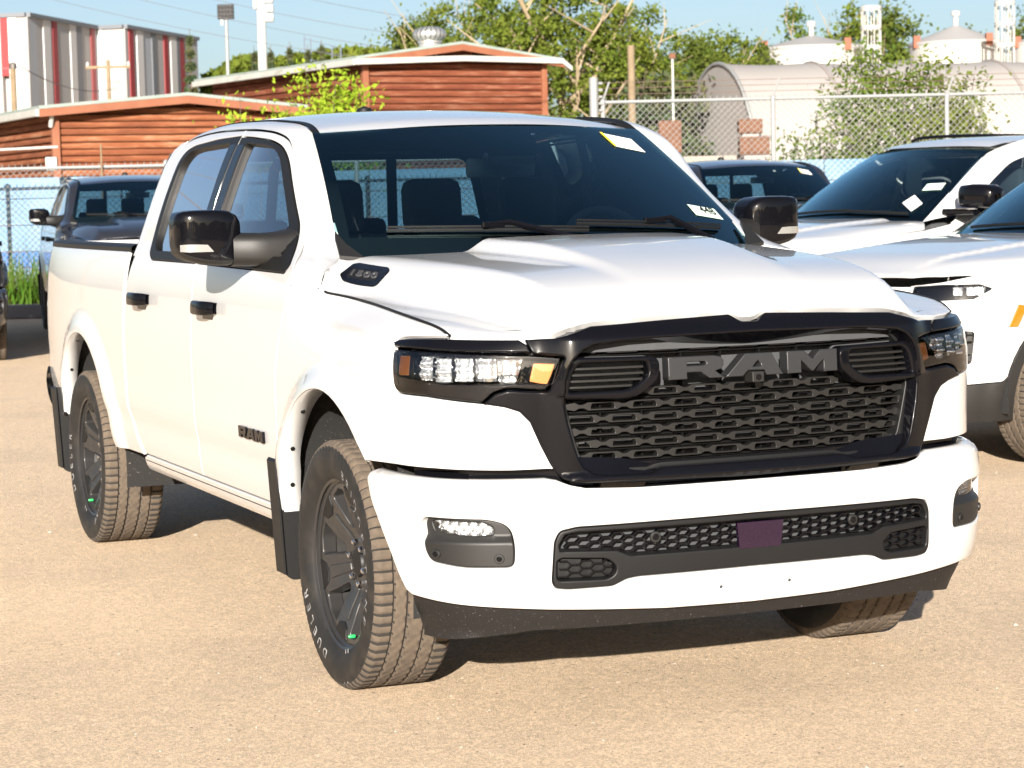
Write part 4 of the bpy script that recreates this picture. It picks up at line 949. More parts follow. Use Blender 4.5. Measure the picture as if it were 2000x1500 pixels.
        # the left mirror
        if sd > 0:
            mr = empty('door_mirror', parent=T); rows = []
            for x, a, b, zc in ((1.05,.04,.03,1.425),(1.055,.07,.055,1.425),(1.09,.095,.078,1.43),(1.20,.10,.085,1.43),(1.32,.095,.08,1.427),(1.38,.075,.06,1.42),(1.395,.03,.03,1.415)):
                rows.append([(sd*x, .68+a*math.copysign(abs(math.cos(t))**.45, math.cos(t)), zc+b*math.copysign(abs(math.sin(t))**.45, math.sin(t))) for t in np.linspace(0, 2*math.pi, 28, endpoint=False)])
            grid('mirror_cap', rows, GLOSS, mr, closed=True, flip=(sd > 0))
            MB().prism(rc([(.60,1.345),(.60,1.30),(.90,1.30),(.90,1.345)], .015), .90, 1.22, lambda a, b, h: (sd*h, a, b)).build('mirror_foot', GLOSS, mr)
            MB().box((sd*1.17,.585,1.345), (.20,.02,.012), bev=.004).build('mirror_strip', CHROME, mr)
        for cy in (FS, WBs):
            grid('wheel_liner', [[(sd*x, cy+.50*math.cos(t), .41+.50*math.sin(t)) for x in (.98,.7,.5)] for t in np.linspace(R(-10), R(190), 24)], LINER, T, flip=(sd > 0))
    hf = lambda a, b, off=0.: np.stack([np.asarray(a, float), np.asarray(b, float), hoodz(a, b)-np.asarray(off)], -1)
    half = [tuple(K(s, z)[:2]) for s, z in ((0,1.03),(.3,1.032),(.6,1.04),(.80,1.055),(1.0,1.09))]+[tuple(K(a, b)[:2]) for a, b in top]+[(.93,.40),(.85,.46),(.6,.40),(.3,.33),(0,.30)]
    hood = panel('hood', half+[(-a, b) for a, b in half[::-1] if a > 1e-4], hf, paint, T, res=.045, cen=sc)
    panel('nose', [(-.60,.50),(.60,.50),(.60,1.030),(-.60,1.030)], K, paint, T, res=.06, cen=sc)
    for i in range(7):
        x = -.465+i*.155; panel('grille_slot', rc([(x-.06,.955),(x+.06,.955),(x+.06,1.01),(x-.06,1.01)], .01), K, GLOSS, T, res=.05, off=-.006, depth=.01, cen=sc, gap=0)
    panel('lower_grille', rc([(-.5,.68),(.5,.68),(.5,.86),(-.5,.86)], .02), K, GLOSS, T, res=.06, off=-.004, cen=sc)
    ws = lambda u, v, off=0.: np.array([u*(.845-.19*v), (.30+.20*u*u)*(1-v)+(1.22+.11*u*u)*v, (1.255+.02*(1-u*u))*(1-v)+(1.785-.025*u*u)*v+.02*4*v*(1-v)-off])
    wsg = grid('windshield', [[ws(u, v) for u in np.linspace(-1, 1, 17)] for v in np.linspace(0, 1, 11)], GLASS, T)
    FR = MATS['frit_black']
    for sg in (-1, 1): grid('windshield_frit', [[ws(sg*u, v, .006) for u in (1., .97, .94)] for v in np.linspace(0, 1, 9)], FR, wsg)
    grid('windshield_frit', [[ws(u, v, .006) for u in np.linspace(-1, 1, 15)] for v in (1., .95)], FR, wsg); grid('windshield_frit', [[ws(u, v, .006) for u in np.linspace(-1, 1, 15)] for v in (0., .10)], FR, wsg)
    mk('window_form', [ws(u, v, -.01) for u, v in ((.64,.20),(.80,.10),(.84,.20),(.69,.30))], [(0,1,2,3)], MATS['paper_sticker'], wsg)
    mk('stock_sticker', [ws(u, v, -.01) for u, v in ((.72,.36),(.90,.38),(.89,.47),(.71,.45))], [(0,1,2,3)], MATS['pale_green_sticker'], wsg)
    MB().tube([ws(u, .08+.03*u, -.02) for u in np.linspace(-.75, .15, 7)], .011, 6).build('wiper_blade', SATIN, T, True); MB().tube([ws(u, .08-.03*u, -.02) for u in np.linspace(0.0, .80, 7)], .011, 6).build('wiper_blade', SATIN, T, True)
    zr = Spl([1.2,1.4,1.8,2.4,3.2,3.8], [1.79,1.835,1.868,1.88,1.87,1.80])
    grid('roof', [[(x, (1.22+.11*(x/.655)**2)*(1-v)+3.85*v, float(zr((1.22+.11*(x/.655)**2)*(1-v)+3.85*v))-.04*(abs(x)/.655)**2.5) for x in np.linspace(-.655, .655, 21)] for v in np.linspace(0, 1, 20)], paint, T)
    MB().box((0,.88,1.18), (1.6,.6,.18), bev=.06).build('dashboard', INTER, T, True); MB().box((0,2.2,.55), (1.8,3.2,.05)).build('floor_pan', INTER, T)
    for x in (-.42, .42):
        st = empty('seat', (x, 1.5, 0), parent=T)
        MB().box((0,.2,1.15), (.5,.15,.6), rx=R(-12), bev=.06).build('backrest', INTER2, st, True); MB().box((0,.29,1.53), (.28,.11,.2), bev=.045).build('headrest', INTER2, st, True)
    MB().box((0,2.8,1.15), (1.5,.2,.6), bev=.06).build('rear_bench', INTER, T, True)
    MB().tube([(.42+.18*math.cos(t), 1.0+.07*math.sin(t), 1.28+.17*math.sin(t)) for t in np.linspace(0, 6.2832, 25)], .015, 6).build('steering_wheel', INTER2, T, True)
    mk('tailgate', [(-.88,4.02,.4),(.88,4.02,.4),(.88,4.02,1.25),(.62,3.82,1.78),(-.62,3.82,1.78),(-.88,4.02,1.25)], [(0,1,2,5),(5,2,3,4)], paint, T)
    src = [c for c in truck.children if c.name.startswith('wheel') and not c.name.startswith('wheel_liner')][0]
    for x, y, rz in ((-.885,FS,0), (-.885,WBs,0), (.885,FS,math.pi), (.885,WBs,math.pi)):
        w = copy_tree(src, T); w.location = (x, y, .4045); w.rotation_euler = (R(20), 0, rz)
    MB().box((0,1.4,.42), (1.5,4.6,.08)).build('underbody', INTER, T)
    return T
suv = build_suv()
tag(suv, 'large white SUV at the right edge, its headlight and front wheel beside the pickup', 'SUV', 'white SUVs parked at the right')
SUV_YAW = R(-80)
Rz = Matrix.Rotation(SUV_YAW, 3, 'Z')
suv.location = gp(2070, 12.9)-Rz @ Vector((.885, -.33, 0)); suv.rotation_euler = (0, 0, SUV_YAW)
suv2 = copy_tree(suv); p = at(1800, 432, 17.); suv2.location = Vector((p.x, p.y, 0))-Rz @ Vector((.83, .46, 0))
suv2.scale = (1, 1, 1.05)
tag(suv2, 'large white SUV standing behind the other one, its whole windshield in view', 'SUV', 'white SUVs parked at the right')

# ================================================================ dark pickups in the row along the fence
sub = {'white_paint': P_DARK}
def dark_truck(u, D, yaw, label):
    c = copy_tree(truck, None, sub); c.rotation_euler = (0, 0, yaw); c.location = gp(u, D)-Matrix.Rotation(yaw, 3, 'Z') @ Vector((0, .9, 0))
    return tag(c, label, 'pickup truck', 'dark pickups along the fence')
dark_truck(272, 27.2, R(-8.5), 'dark grey pickup facing out beside the white pickup\'s tailgate, at left')
dark_truck(1492, 26.0, R(-10.5), 'dark grey pickup seen between the white pickup\'s mirror and the white SUV')
edge = dark_truck(-190, 24.5, R(-8.5), 'dark pickup of which only a sliver shows at the left edge')
for o in [c for c in edge.children if c.name.startswith('door_mirror')]:      # its mirrors stay out of view
    for q in list(o.children): bpy.data.objects.remove(q)
    bpy.data.objects.remove(o)
# ================================================================ ground
def ground_mat():
    m = bpy.data.materials.new('sandy_asphalt'); m.use_nodes = True; n = m.node_tree; b = n.nodes['Principled BSDF']; L = n.links.new
    tc = n.nodes.new('ShaderNodeTexCoord')
    def noise(sc, det, rough=.6):
        x = n.nodes.new('ShaderNodeTexNoise'); x.inputs['Scale'].default_value = sc; x.inputs['Detail'].default_value = det; x.inputs['Roughness'].default_value = rough; L(tc.outputs['Object'], x.inputs['Vector']); return x
    def mixc(f, a, c, lo, hi, amt=1.):
        r = n.nodes.new('ShaderNodeMapRange'); r.inputs[1].default_value = lo; r.inputs[2].default_value = hi; r.inputs[4].default_value = amt; L(f, r.inputs[0])
        x = n.nodes.new('ShaderNodeMix'); x.data_type = 'RGBA'; L(r.outputs[0], x.inputs[0])
        if isinstance(a, tuple): x.inputs[6].default_value = (*a, 1)
        else: L(a, x.inputs[6])
        x.inputs[7].default_value = (*c, 1); return x.outputs[2]
    big = noise(.35, 4); med = noise(6., 6, .7); fine = noise(110, 5, .8); grit = noise(260, 3, .7)
    c = mixc(big.outputs[0], (.73,.565,.395), (.68,.52,.36), .35, .7)
    pat = noise(.9, 3, .5); c = mixc(pat.outputs[0], c, (.55,.43,.31), .52, .62, .35)
    c = mixc(med.outputs[0], c, (.77,.61,.44), .5, .75, .5)
    c = mixc(fine.outputs[0], c, (.26,.19,.12), .55, .67, .75)
    c = mixc(grit.outputs[0], c, (.80,.66,.50), .58, .70, .9)
    for sc, lo_, hi_ in ((150, .72, 1.16), (45, .90, 1.07)):           # aggregate grains, each its own tone
        ag = n.nodes.new('ShaderNodeTexVoronoi'); ag.inputs['Scale'].default_value = sc; L(tc.outputs['Object'], ag.inputs['Vector'])
        sg = n.nodes.new('ShaderNodeSeparateColor'); L(ag.outputs['Color'], sg.inputs[0])
        mr = n.nodes.new('ShaderNodeMapRange'); mr.inputs[3].default_value = lo_; mr.inputs[4].default_value = hi_; L(sg.outputs[1], mr.inputs[0])
        hv = n.nodes.new('ShaderNodeMix'); hv.data_type = 'RGBA'; hv.blend_type = 'MULTIPLY'; hv.inputs[0].default_value = 1.; L(c, hv.inputs[6]); L(mr.outputs[0], hv.inputs[7]); c = hv.outputs[2]
    vo = n.nodes.new('ShaderNodeTexVoronoi'); vo.inputs['Scale'].default_value = 26; L(tc.outputs['Object'], vo.inputs['Vector'])
    r = n.nodes.new('ShaderNodeMapRange'); r.inputs[1].default_value = .16; r.inputs[2].default_value = .10; L(vo.outputs['Distance'], r.inputs[0])
    k = n.nodes.new('ShaderNodeMath'); k.operation = 'MULTIPLY'; L(r.outputs[0], k.inputs[0])
    sp = n.nodes.new('ShaderNodeSeparateColor'); L(vo.outputs['Color'], sp.inputs[0]); g = n.nodes.new('ShaderNodeMath'); g.operation = 'GREATER_THAN'; g.inputs[1].default_value = .86; L(sp.outputs[0], g.inputs[0]); L(g.outputs[0], k.inputs[1])
    x = n.nodes.new('ShaderNodeMix'); x.data_type = 'RGBA'; L(k.outputs[0], x.inputs[0]); L(c, x.inputs[6]); x.inputs[7].default_value = (.12,.095,.075,1); L(x.outputs[2], b.inputs['Base Color'])
    b.inputs['Roughness'].default_value = .95; b.inputs['Specular IOR Level'].default_value = .15
    ad = n.nodes.new('ShaderNodeMath'); ad.operation = 'ADD'; L(fine.outputs[0], ad.inputs[0]); L(grit.outputs[0], ad.inputs[1])
    bn = n.nodes.new('ShaderNodeBump'); bn.inputs['Strength'].default_value = 1.; bn.inputs['Distance'].default_value = .006; L(ad.outputs[0], bn.inputs['Height']); L(bn.outputs[0], b.inputs['Normal'])
    return m
g = mk('ground', [(-600,-600,0),(600,-600,0),(600,1500,0),(-600,1500,0)], [(0,1,2,3)], ground_mat()); g['kind'] = 'structure'
# loose pebbles near the camera
v, f = [], []
base = [(1,0,0),(-.8,.1,0),(.1,.9,0),(-.1,-1,0),(.1,0,.8),(.5,.5,.35),(-.5,.4,.3)]
fc = [(0,2,4),(2,1,4),(1,3,4),(3,0,4)]
for i in range(2600):
    D = 4.2+9*rng.random()**1.6; u = -100+2200*rng.random(); p = gp(u, D); r = .0022+.004*rng.random()**3+(.008 if rng.random() < .012 else 0); a = rng.random()*6.28; k = len(v)
    for q in base[:5]:
        v.append((p.x+r*(q[0]*math.cos(a)-q[1]*math.sin(a))*(1+.3*rng.random()), p.y+r*(q[0]*math.sin(a)+q[1]*math.cos(a)), r*q[2]*.9-.0005))
    f += [tuple(k+j for j in t) for t in fc]
tag(mk('pebbles', v, f, mat('pebble', (.38,.33,.28), .9, noise=(9,.8,(.16,.13,.11),3)), None), 'small loose pebbles scattered over the sandy asphalt', 'pebbles', kind='stuff')
# ================================================================ what stands behind the lot
VF = Vector((-math.sin(CAM_YAW), math.cos(CAM_YAW), 0)); VR = Vector((math.cos(CAM_YAW), math.sin(CAM_YAW), 0))
def vloc(p, a, b, z): return (p.x+VR.x*a+VF.x*b, p.y+VR.y*a+VF.y*b, z)
# ---- blue board wall and kerb
BL1 = mat('faded_blue_paint', (.10,.205,.33), .7, noise=(1.2,.7,(.17,.26,.35),8,.4,.62), bump=(60,.2,.004)); BL2 = mat('strong_blue_paint', (.015,.10,.32), .6, noise=(2.,.5,(.03,.15,.36),6,.4,.65))
DW = 35.
p0 = gp(-160, DW); Lw = (2200+160)/FPX*DW
wall = empty('board_wall', p0, CAM_YAW, 'long low wall of blue painted boards behind the chain-link fence', 'wall')
bw = 2.3; nb = int(Lw/bw)+1
for i in range(nb):
    for z0, z1, m, y in ((0.,.66,BL1,.0),(.665,.90,BL2,-.02),(.905,1.30,BL1,0.),(1.305,1.70,BL1,.004),(1.705,2.02,BL1,0.)):
        b = MB().box((0,0,0), (bw-.012,.05,z1-z0-.004), bev=.006).build('board', m, wall) if i == 0 else None
        if i == 0:
            if z0 == 0: proto = []
            proto.append((b, z0, z1, y)); b.location = (bw*.5, y, (z0+z1)/2)
    if i:
        for b, z0, z1, y in proto:
            c = b.copy(); COL.objects.link(c); c.parent = wall; c.location = (bw*(i+.5), y, (z0+z1)/2)
kb = empty('kerb', gp(-160, 32.6), CAM_YAW, 'weathered concrete kerb with peeling pale paint along the grass strip', 'kerb')
KM = mat('peeling_kerb', (.10,.10,.11), .9, noise=(3.5,1.,(.42,.44,.47),8,.52,.60), bump=(30,.5,.02))
for i in range(9):
    MB().box((1.0+i*2.0, 0, .10), (1.985,.22,.20), bev=.03).build('kerb_stone', KM, kb)
tag(mk('grass_bank', [vloc(gp(-160,32.7), a, b, z) for a, b, z in ((0,0,.15),(17,0,.15),(17,2.3,.30),(0,2.3,.30))], [(0,1,2,3)], mat('soil', (.11,.10,.05), .95)), kind='structure')
def leafmat(nm, c1, c2, tr=.35):
    if nm in MATS: return MATS[nm]
    m = bpy.data.materials.new(nm); m.use_nodes = True; n = m.node_tree; n.nodes.clear(); L = n.links.new
    o = n.nodes.new('ShaderNodeOutputMaterial'); d = n.nodes.new('ShaderNodeBsdfDiffuse'); t = n.nodes.new('ShaderNodeBsdfTranslucent'); x = n.nodes.new('ShaderNodeMixShader'); x.inputs[0].default_value = tr
    nt = n.nodes.new('ShaderNodeTexNoise'); nt.inputs['Scale'].default_value = 1.3; nt.inputs['Detail'].default_value = 6; tc = n.nodes.new('ShaderNodeTexCoord'); L(tc.outputs['Object'], nt.inputs['Vector'])
    r = n.nodes.new('ShaderNodeMapRange'); r.inputs[1].default_value = .35; r.inputs[2].default_value = .65; L(nt.outputs[0], r.inputs[0])
    mx = n.nodes.new('ShaderNodeMix'); mx.data_type = 'RGBA'; mx.inputs[6].default_value = (*c1, 1); mx.inputs[7].default_value = (*c2, 1); L(r.outputs[0], mx.inputs[0])
    L(mx.outputs[2], d.inputs[0]); L(mx.outputs[2], t.inputs[0]); L(d.outputs[0], x.inputs[1]); L(t.outputs[0], x.inputs[2]); L(x.outputs[0], o.inputs[0]); MATS[nm] = m
    return m
def quads(P, size, m, name, parent, asp=.55, up=.3):
    """leaf-shaped faces at points P"""
    n = len(P); a = rng.normal(size=(n, 3)); a[:, 2] += up; a /= np.linalg.norm(a, axis=1)[:, None]; b = np.cross(a, rng.normal(size=(n, 3))); b /= np.linalg.norm(b, axis=1)[:, None]
    s = size*(.6+.8*rng.random(n))[:, None]
    V = np.stack([P-a*s, P+b*s*asp, P+a*s, P-b*s*asp], 1).reshape(-1, 3)
    return mk(name, V, [(4*i, 4*i+1, 4*i+2, 4*i+3) for i in range(n)], m, parent)
v, f = [], []
for i in range(5200):
    a, b = rng.random()*6.5-.3, rng.random()**.7*1.9; h = (.10+.35*rng.random())*(1.0 if rng.random() < .8 else 1.9); q = vloc(gp(-160, 32.9), a, b, .16+.06*b); w = .012+.012*rng.random(); l = rng.normal()*.12; l2 = rng.normal()*.12; k = len(v)
    t = rng.random()*3.14; dx, dy = math.cos(t)*w, math.sin(t)*w
    v += [(q[0]-dx, q[1]-dy, q[2]), (q[0]+dx, q[1]+dy, q[2]), (q[0]+l, q[1]+l2, q[2]+h)]; f.append((k, k+1, k+2))
tag(mk('grass', v, f, leafmat('grass_leaf', (.05,.12,.015), (.13,.17,.03))), 'tall unmown grass at the foot of the blue wall', 'grass', kind='stuff')

# ---- chain-link fences
WIRE = mat('galvanised_wire', (.20,.20,.195), .55, metal=.2); PIPE = mat('galvanised_pipe', (.22,.225,.225), .55, metal=.2)
def fence(u0, u1, D, H_, z0, posts, label, w=.095, barb=False):
    p = gp(u0, D); L_ = (u1-u0)/FPX*D; F_ = empty('chain_link_fence', p, CAM_YAW, label, 'fence')
    mb = MB(); r = .0042; h = H_-z0; n = int((L_+h)/w)+1
    def wire(a, b):
        (x0, zz0), (x1, zz1) = a, b; d = Vector((x1-x0, 0, zz1-zz0)); 
        if d.length < .01: return
        d.normalize(); s = Vector((-d.z, 0, d.x))*r; k = len(mb.v)
        for x, z in (a, b):
            for q in (s, -s*.5+Vector((0, r*.87, 0)), -s*.5-Vector((0, r*.87, 0))): mb.v.append((x+q.x, q.y, z+q.z))
        for j in range(3): mb.f.append((k+j, k+(j+1) % 3, k+3+(j+1) % 3, k+3+j))
    for i in range(n):
        x = -h+i*w
        a0 = max(0, -x); a1 = min(h, L_-x)
        if a1 > a0: wire((x+a0, z0+a0), (x+a1, z0+a1))
        x2 = i*w; a0 = max(0, x2-L_); a1 = min(h, x2)
        if a1 > a0: wire((x2-a0, z0+a0), (x2-a1, z0+a1))
    for i in range(int(L_/w)):                       # knuckled ends above the rail
        x = (i+.5)*w; wire((x-.02, H_-.02), (x+.006, H_+.05)); wire((x+.02, H_-.02), (x-.006, H_+.05))
    tag(mb.build('wire_mesh', WIRE, F_), kind='stuff')
    MB().tube([(0,-.02,H_-.01),(L_,-.02,H_-.01)], .024, 8).build('top_rail', PIPE, F_, True)
    for u, zt in posts:
        x = (u-u0)/FPX*D; MB().tube([(x,-.03,0),(x,-.03,zt)], .034, 10).build('post', PIPE, F_, True)
        MB().lathe([(.042,zt-.02),(.042,zt+.01),(.02,zt+.04),(0,zt+.045)], 10, 'z', (x,-.03,0)).build('post_cap', PIPE, F_, True)
    if barb:
        for u, zt in posts:
            x = (u-u0)/FPX*D; MB().tube([(x,-.03,zt),(x+.10,-.03,zt+.28)], .016, 6).build('barb_arm', PIPE, F_)
        for k in (.10,.19,.27): MB().tube([(0,-.03,H_+k),(L_,-.03,H_+k+.0)], .004, 4).build('barbed_wire', mat('rusty_wire', (.13,.09,.07), .8), F_)
    return F_
hz = lambda u: 381.47-(u-1000)*.02325
zat = lambda u, v, D: 1.585+(hz(u)-v)/FPX*D
fence(-120, 1170, 34., zat(160, 326, 34.), .1, [(-20,zat(160,322,34.)),(330,zat(160,322,34.)),(700,zat(160,322,34.)),(1040,zat(160,322,34.))], 'low chain-link fence with pale top rail behind the dark pickup')
fence(1183, 2150, 33.6, zat(1500, 193, 33.6), .1, [(1183,zat(1183,200,33.6)),(1513,zat(1513,192,33.6)),(1850,zat(1850,188,33.6)),(2140,zat(2140,184,33.6))], 'tall chain-link fence with barbed wire behind the white SUVs', barb=True)
gpst = MB().tube([(0,0,0),(0,0,zat(1166,154,33.5))], .065, 14).build('gate_post', PIPE, None, True); gpst.location = gp(1166, 33.5); tag(gpst, 'thick grey steel gate post at the end of the tall fence', 'post')
for i in range(5): 
    o = MB().box((.09,-.02,zat(1166,165+i*13,33.5)), (.06,.05,.035)).build('hinge_band', PIPE, gpst)

# ---- log cabins
def logmat(nm, c1, c2, c3):
    m = bpy.data.materials.new(nm); m.use_nodes = True; n = m.node_tree; b = n.nodes['Principled BSDF']; L = n.links.new; b.inputs['Roughness'].default_value = .8; b.inputs['Specular IOR Level'].default_value = .2
    tc = n.nodes.new('ShaderNodeTexCoord'); mp = n.nodes.new('ShaderNodeMapping'); mp.inputs['Scale'].default_value = (.9, 9, 9); L(tc.outputs['Object'], mp.inputs[0]); oi = n.nodes.new('ShaderNodeObjectInfo'); mp2 = n.nodes.new('ShaderNodeCombineXYZ'); ml = n.nodes.new('ShaderNodeMath'); ml.operation = 'MULTIPLY'; ml.inputs[1].default_value = 50; L(oi.outputs['Random'], ml.inputs[0]); L(ml.outputs[0], mp2.inputs[0]); L(mp2.outputs[0], mp.inputs[1])
    n1 = n.nodes.new('ShaderNodeTexNoise'); n1.inputs['Scale'].default_value = 1.4; n1.inputs['Detail'].default_value = 8; n1.inputs['Roughness'].default_value = .7; L(mp.outputs[0], n1.inputs['Vector'])
    r = n.nodes.new('ShaderNodeValToRGB'); e = r.color_ramp.elements; e[0].position = .32; e[0].color = (*c2, 1); e[1].position = .52; e[1].color = (*c1, 1); q = e.new(.68); q.color = (*c3, 1); L(n1.outputs[0], r.inputs[0]); L(r.outputs[0], b.inputs['Base Color'])
    bn = n.nodes.new('ShaderNodeBump'); bn.inputs['Strength'].default_value = .5; bn.inputs['Distance'].default_value = .02; L(n1.outputs[0], bn.inputs['Height']); L(bn.outputs[0], b.inputs['Normal']); MATS[nm] = m
    return m
LOGS = [logmat('log_stain_%d' % i, *c) for i, c in enumerate((((.19,.065,.028),(.12,.038,.018),(.30,.15,.085)),((.165,.054,.024),(.10,.032,.016),(.24,.10,.05)),((.21,.075,.034),(.14,.046,.02),(.32,.17,.10))))]
LOGD = [logmat('log_dark_%d' % i, *c) for i, c in enumerate((((.13,.037,.019),(.085,.024,.013),(.22,.10,.06)),((.115,.032,.016),(.075,.021,.011),(.18,.07,.035)),((.145,.044,.022),(.09,.027,.013),(.22,.11,.07))))]
TRIM = mat('white_trim', (.34,.34,.32), .6, noise=(3.,.4,(.24,.24,.22),5)); ROOFM = mat('green_roofing', (.17,.21,.19), .85, noise=(2.,.5,(.24,.26,.24),5)); RAKE = mat('rake_board', (.17,.055,.025), .7, noise=(2.,.5,(.22,.09,.045),6))
def cabin(u, D, yaw, wid, dep, z_eave, rise, lh, mats, label, ridge=.5, name='log_cabin'):
    C = empty(name, gp(u, D), CAM_YAW+yaw, label, 'cabin')
    meshes = {}
    def log(length, m, par):
        key = (round(length, 2), m.name)
        if key not in meshes:
            n = 10; r = lh*.5; pr = [(-.10, -r)]+[(-.02-r*.42*math.cos(t), r*math.sin(t)) for t in np.linspace(-math.pi/2, math.pi/2, n)]+[(.10, r), (.10, -r)]
            mb = MB(); mb.prism([(a, b) for a, b in pr], 0, length, lambda a, b, h: (h, a, b)); o = mb.build('log', m, None, True, 50); meshes[key] = o.data; bpy.data.objects.remove(o)
        o = bpy.data.objects.new('log', meshes[key]); link(o, par); return o
    nl = int(z_eave/lh)
    for i in range(nl):
        o = log(wid, mats[int(rng.integers(len(mats)))], C); o.location = (0, 0, lh*(i+.5)+rng.normal()*.003)
        o = log(dep, mats[int(rng.integers(len(mats)))], C); o.location = (0, dep, lh*(i+.5)); o.rotation_euler = (0, 0, R(-90))
    k = 0; zt = nl*lh
    while zt+lh*.6 < z_eave+rise:                     # gable logs get shorter towards the ridge
        t = (zt+lh-z_eave)/rise; t = min(max(t, 0), .93); a = wid*ridge*t; b = wid-(wid*(1-ridge))*t
        o = log(b-a, mats[int(rng.integers(len(mats)))], C); o.location = (a, 0, zt+lh*.5); zt += lh
    MB().box((wid/2, dep/2+.14, z_eave/2), (wid-.06, dep-.1, z_eave)).build('core_wall', mats[0], C)
    for x in (-.02, wid+.02): MB().box((x, -.06, z_eave/2), (.16,.16,z_eave), bev=.01).build('corner_post', RAKE, C)
    ov = .45; zr_ = z_eave+rise
    def slab(x0, z0, x1, z1, y0, y1, th, m, nm): 
        return MB().prism([(x0, z0), (x1, z1), (x1, z1+th), (x0, z0+th)], y0, y1, lambda a, b, h: (a, h, b)).build(nm, m, C)
    s1 = rise/(wid*ridge); s2 = rise/(wid*(1-ridge))
    slab(-ov, z_eave-s1*ov+.06, wid*ridge, zr_+.06, -ov, dep+ov, .07, ROOFM, 'roof'); slab(wid*ridge, zr_+.06, wid+ov, z_eave-s2*ov+.06, -ov, dep+ov, .07, ROOFM, 'roof')
    slab(-ov, z_eave-s1*ov-.11, wid*ridge, zr_-.11, -ov-.02, -ov+.03, .165, RAKE, 'rake_board'); slab(wid*ridge, zr_-.11, wid+ov, z_eave-s2*ov-.11, -ov-.02, -ov+.03, .165, RAKE, 'rake_board')
    MB().box((-ov-.03, dep/2, z_eave-s1*ov-.02), (.10, dep+2*ov, .16), bev=.02).build('gutter', TRIM, C)
    return C
ca = cabin(118, 50., R(25), 5.2, 6.0, zat(118, 218, 50.), .24, .148, LOGS, 'small orange-brown log cabin at far left with low gable roof', .55)
MB().tube([(-.14,-.30,zat(118,224,50.)-.02),(-.14,-.16,zat(118,240,50.)-.1)], .05, 8).build('downpipe', TRIM, ca, True)
zb = zat(722, 124, 60.)
cb_ = cabin(722, 60., R(30), 5.35, 10., zb+.05, .36, .176, LOGD, 'larger red-brown log cabin behind, with a roof ventilator and white eaves trim', .5)
MB().prism([(-.5, zb-.10),(5.35*.5, zb+.02),(5.7, zb-.02),(6.0, zb-.22),(6.0, zb-.10),(5.7, zb+.12),(5.35*.5, zb+.16),(-.5, zb+.05)], -.55, -.40, lambda a, b, h: (a, h, b)).build('eaves_trim', TRIM, cb_)
vt = empty('roof_ventilator', tuple(at(840, 100, 63.)), 0, 'round silver turbine ventilator on the larger cabin roof', 'ventilator')
ALU = mat('aluminium', (.62,.62,.60), .35, metal=.8)
MB().lathe([(.30,-.35),(.30,.22),(.34,.22),(.34,.26)], 20).build('vent_neck', ALU, vt, True)
for i in range(20):
    a = i*2*math.pi/20; pts = [(.30,.26),(.44,.36),(.47,.46),(.42,.57),(.25,.65),(.05,.67)]
    mb = MB(); rows = [[(r*math.cos(a+d+.15*j/5), r*math.sin(a+d+.15*j/5), h) for d in (0, .24)] for j, (r, h) in enumerate(pts)]
    grid('vent_vane', rows, ALU, vt)
MB().lathe([(.28,.26),(.40,.40),(.40,.50),(.22,.63),(0,.65)], 16).build('vent_core', mat('vent_dark', (.1,.1,.1), .6), vt, True)

# ---- striped metal-clad building
STR = {'g': mat('clad_grey', (.26,.255,.255), .6), 'w': mat('clad_white', (.42,.42,.42), .6), 'l': mat('clad_light', (.26,.28,.31), .6), 'd': mat('clad_dark', (.10,.11,.125), .6), 'r': mat('clad_red', (.20,.012,.015), .6), 'b': mat('clad_beige', (.34,.31,.29), .6)}
B = empty('clad_building', gp(70, 140), 0, 'tall building clad in grey, white and red vertical stripes', 'building')
ZT = 13.0
def face(ua, Da, ub, Db, seq, zbot=0.):
    a, b = gp(ua, Da)-B.location, gp(ub, Db)-B.location; d = (b-a); nrm = Vector((d.y, -d.x, 0)).normalized()
    tot = seq[-1][1]-seq[0][0]
    for x0, x1, c, z0, z1 in [(s[0], s[1], s[2], s[3] if len(s) > 3 else 0., s[4] if len(s) > 4 else ZT) for s in seq]:
        t0, t1 = (x0-seq[0][0])/tot, (x1-seq[0][0])/tot; p, q = a+d*t0+d*.0004, a+d*t1-d*.0004; e = nrm*(.12 if c in 'rwd' else .06); i_ = -nrm*.3
        V = [p+e, q+e, q+i_, p+i_]; V = [(w.x, w.y, z) for z in (z0, z1) for w in V]
        o = mk('clad_panel', V, [(3,2,1,0),(4,5,6,7),(0,1,5,4),(1,2,6,5),(2,3,7,6),(3,0,4,7)], STR[c], B)
    V = [a+nrm*.25, b+nrm*.25, b-nrm*.3, a-nrm*.3]; V = [(w.x, w.y, z) for z in (ZT, ZT+.25) for w in V]
    mk('roof_edge', V, [(3,2,1,0),(4,5,6,7),(0,1,5,4),(1,2,6,5),(2,3,7,6),(3,0,4,7)], STR['d'], B)
face(-60, 141, 70, 140, [(-60,0,'b'),(0,20,'b'),(20,35,'r',9.5),(35,52,'w'),(52,70,'b')])
face(70, 140, 205, 151.6, [(70,74,'g'),(74,86,'l'),(86,98,'g'),(98,112,'w'),(112,116,'g'),(116,125,'r'),(125,151,'g'),(151,163,'w'),(163,175,'d'),(175,194,'g'),(194,203,'r'),(203,210,'l')])
face(205, 151.6, 258, 151, [(205,217,'w'),(217,258,'b')])
face(258, 151, 398, 164, [(258,264,'g'),(264,272,'r'),(272,278,'g'),(278,290,'w'),(290,306,'l'),(306,314,'d'),(314,329,'g'),(329,337,'r'),(337,342,'g'),(342,354,'w'),(354,360,'d'),(360,369,'r'),(369,398,'g')])
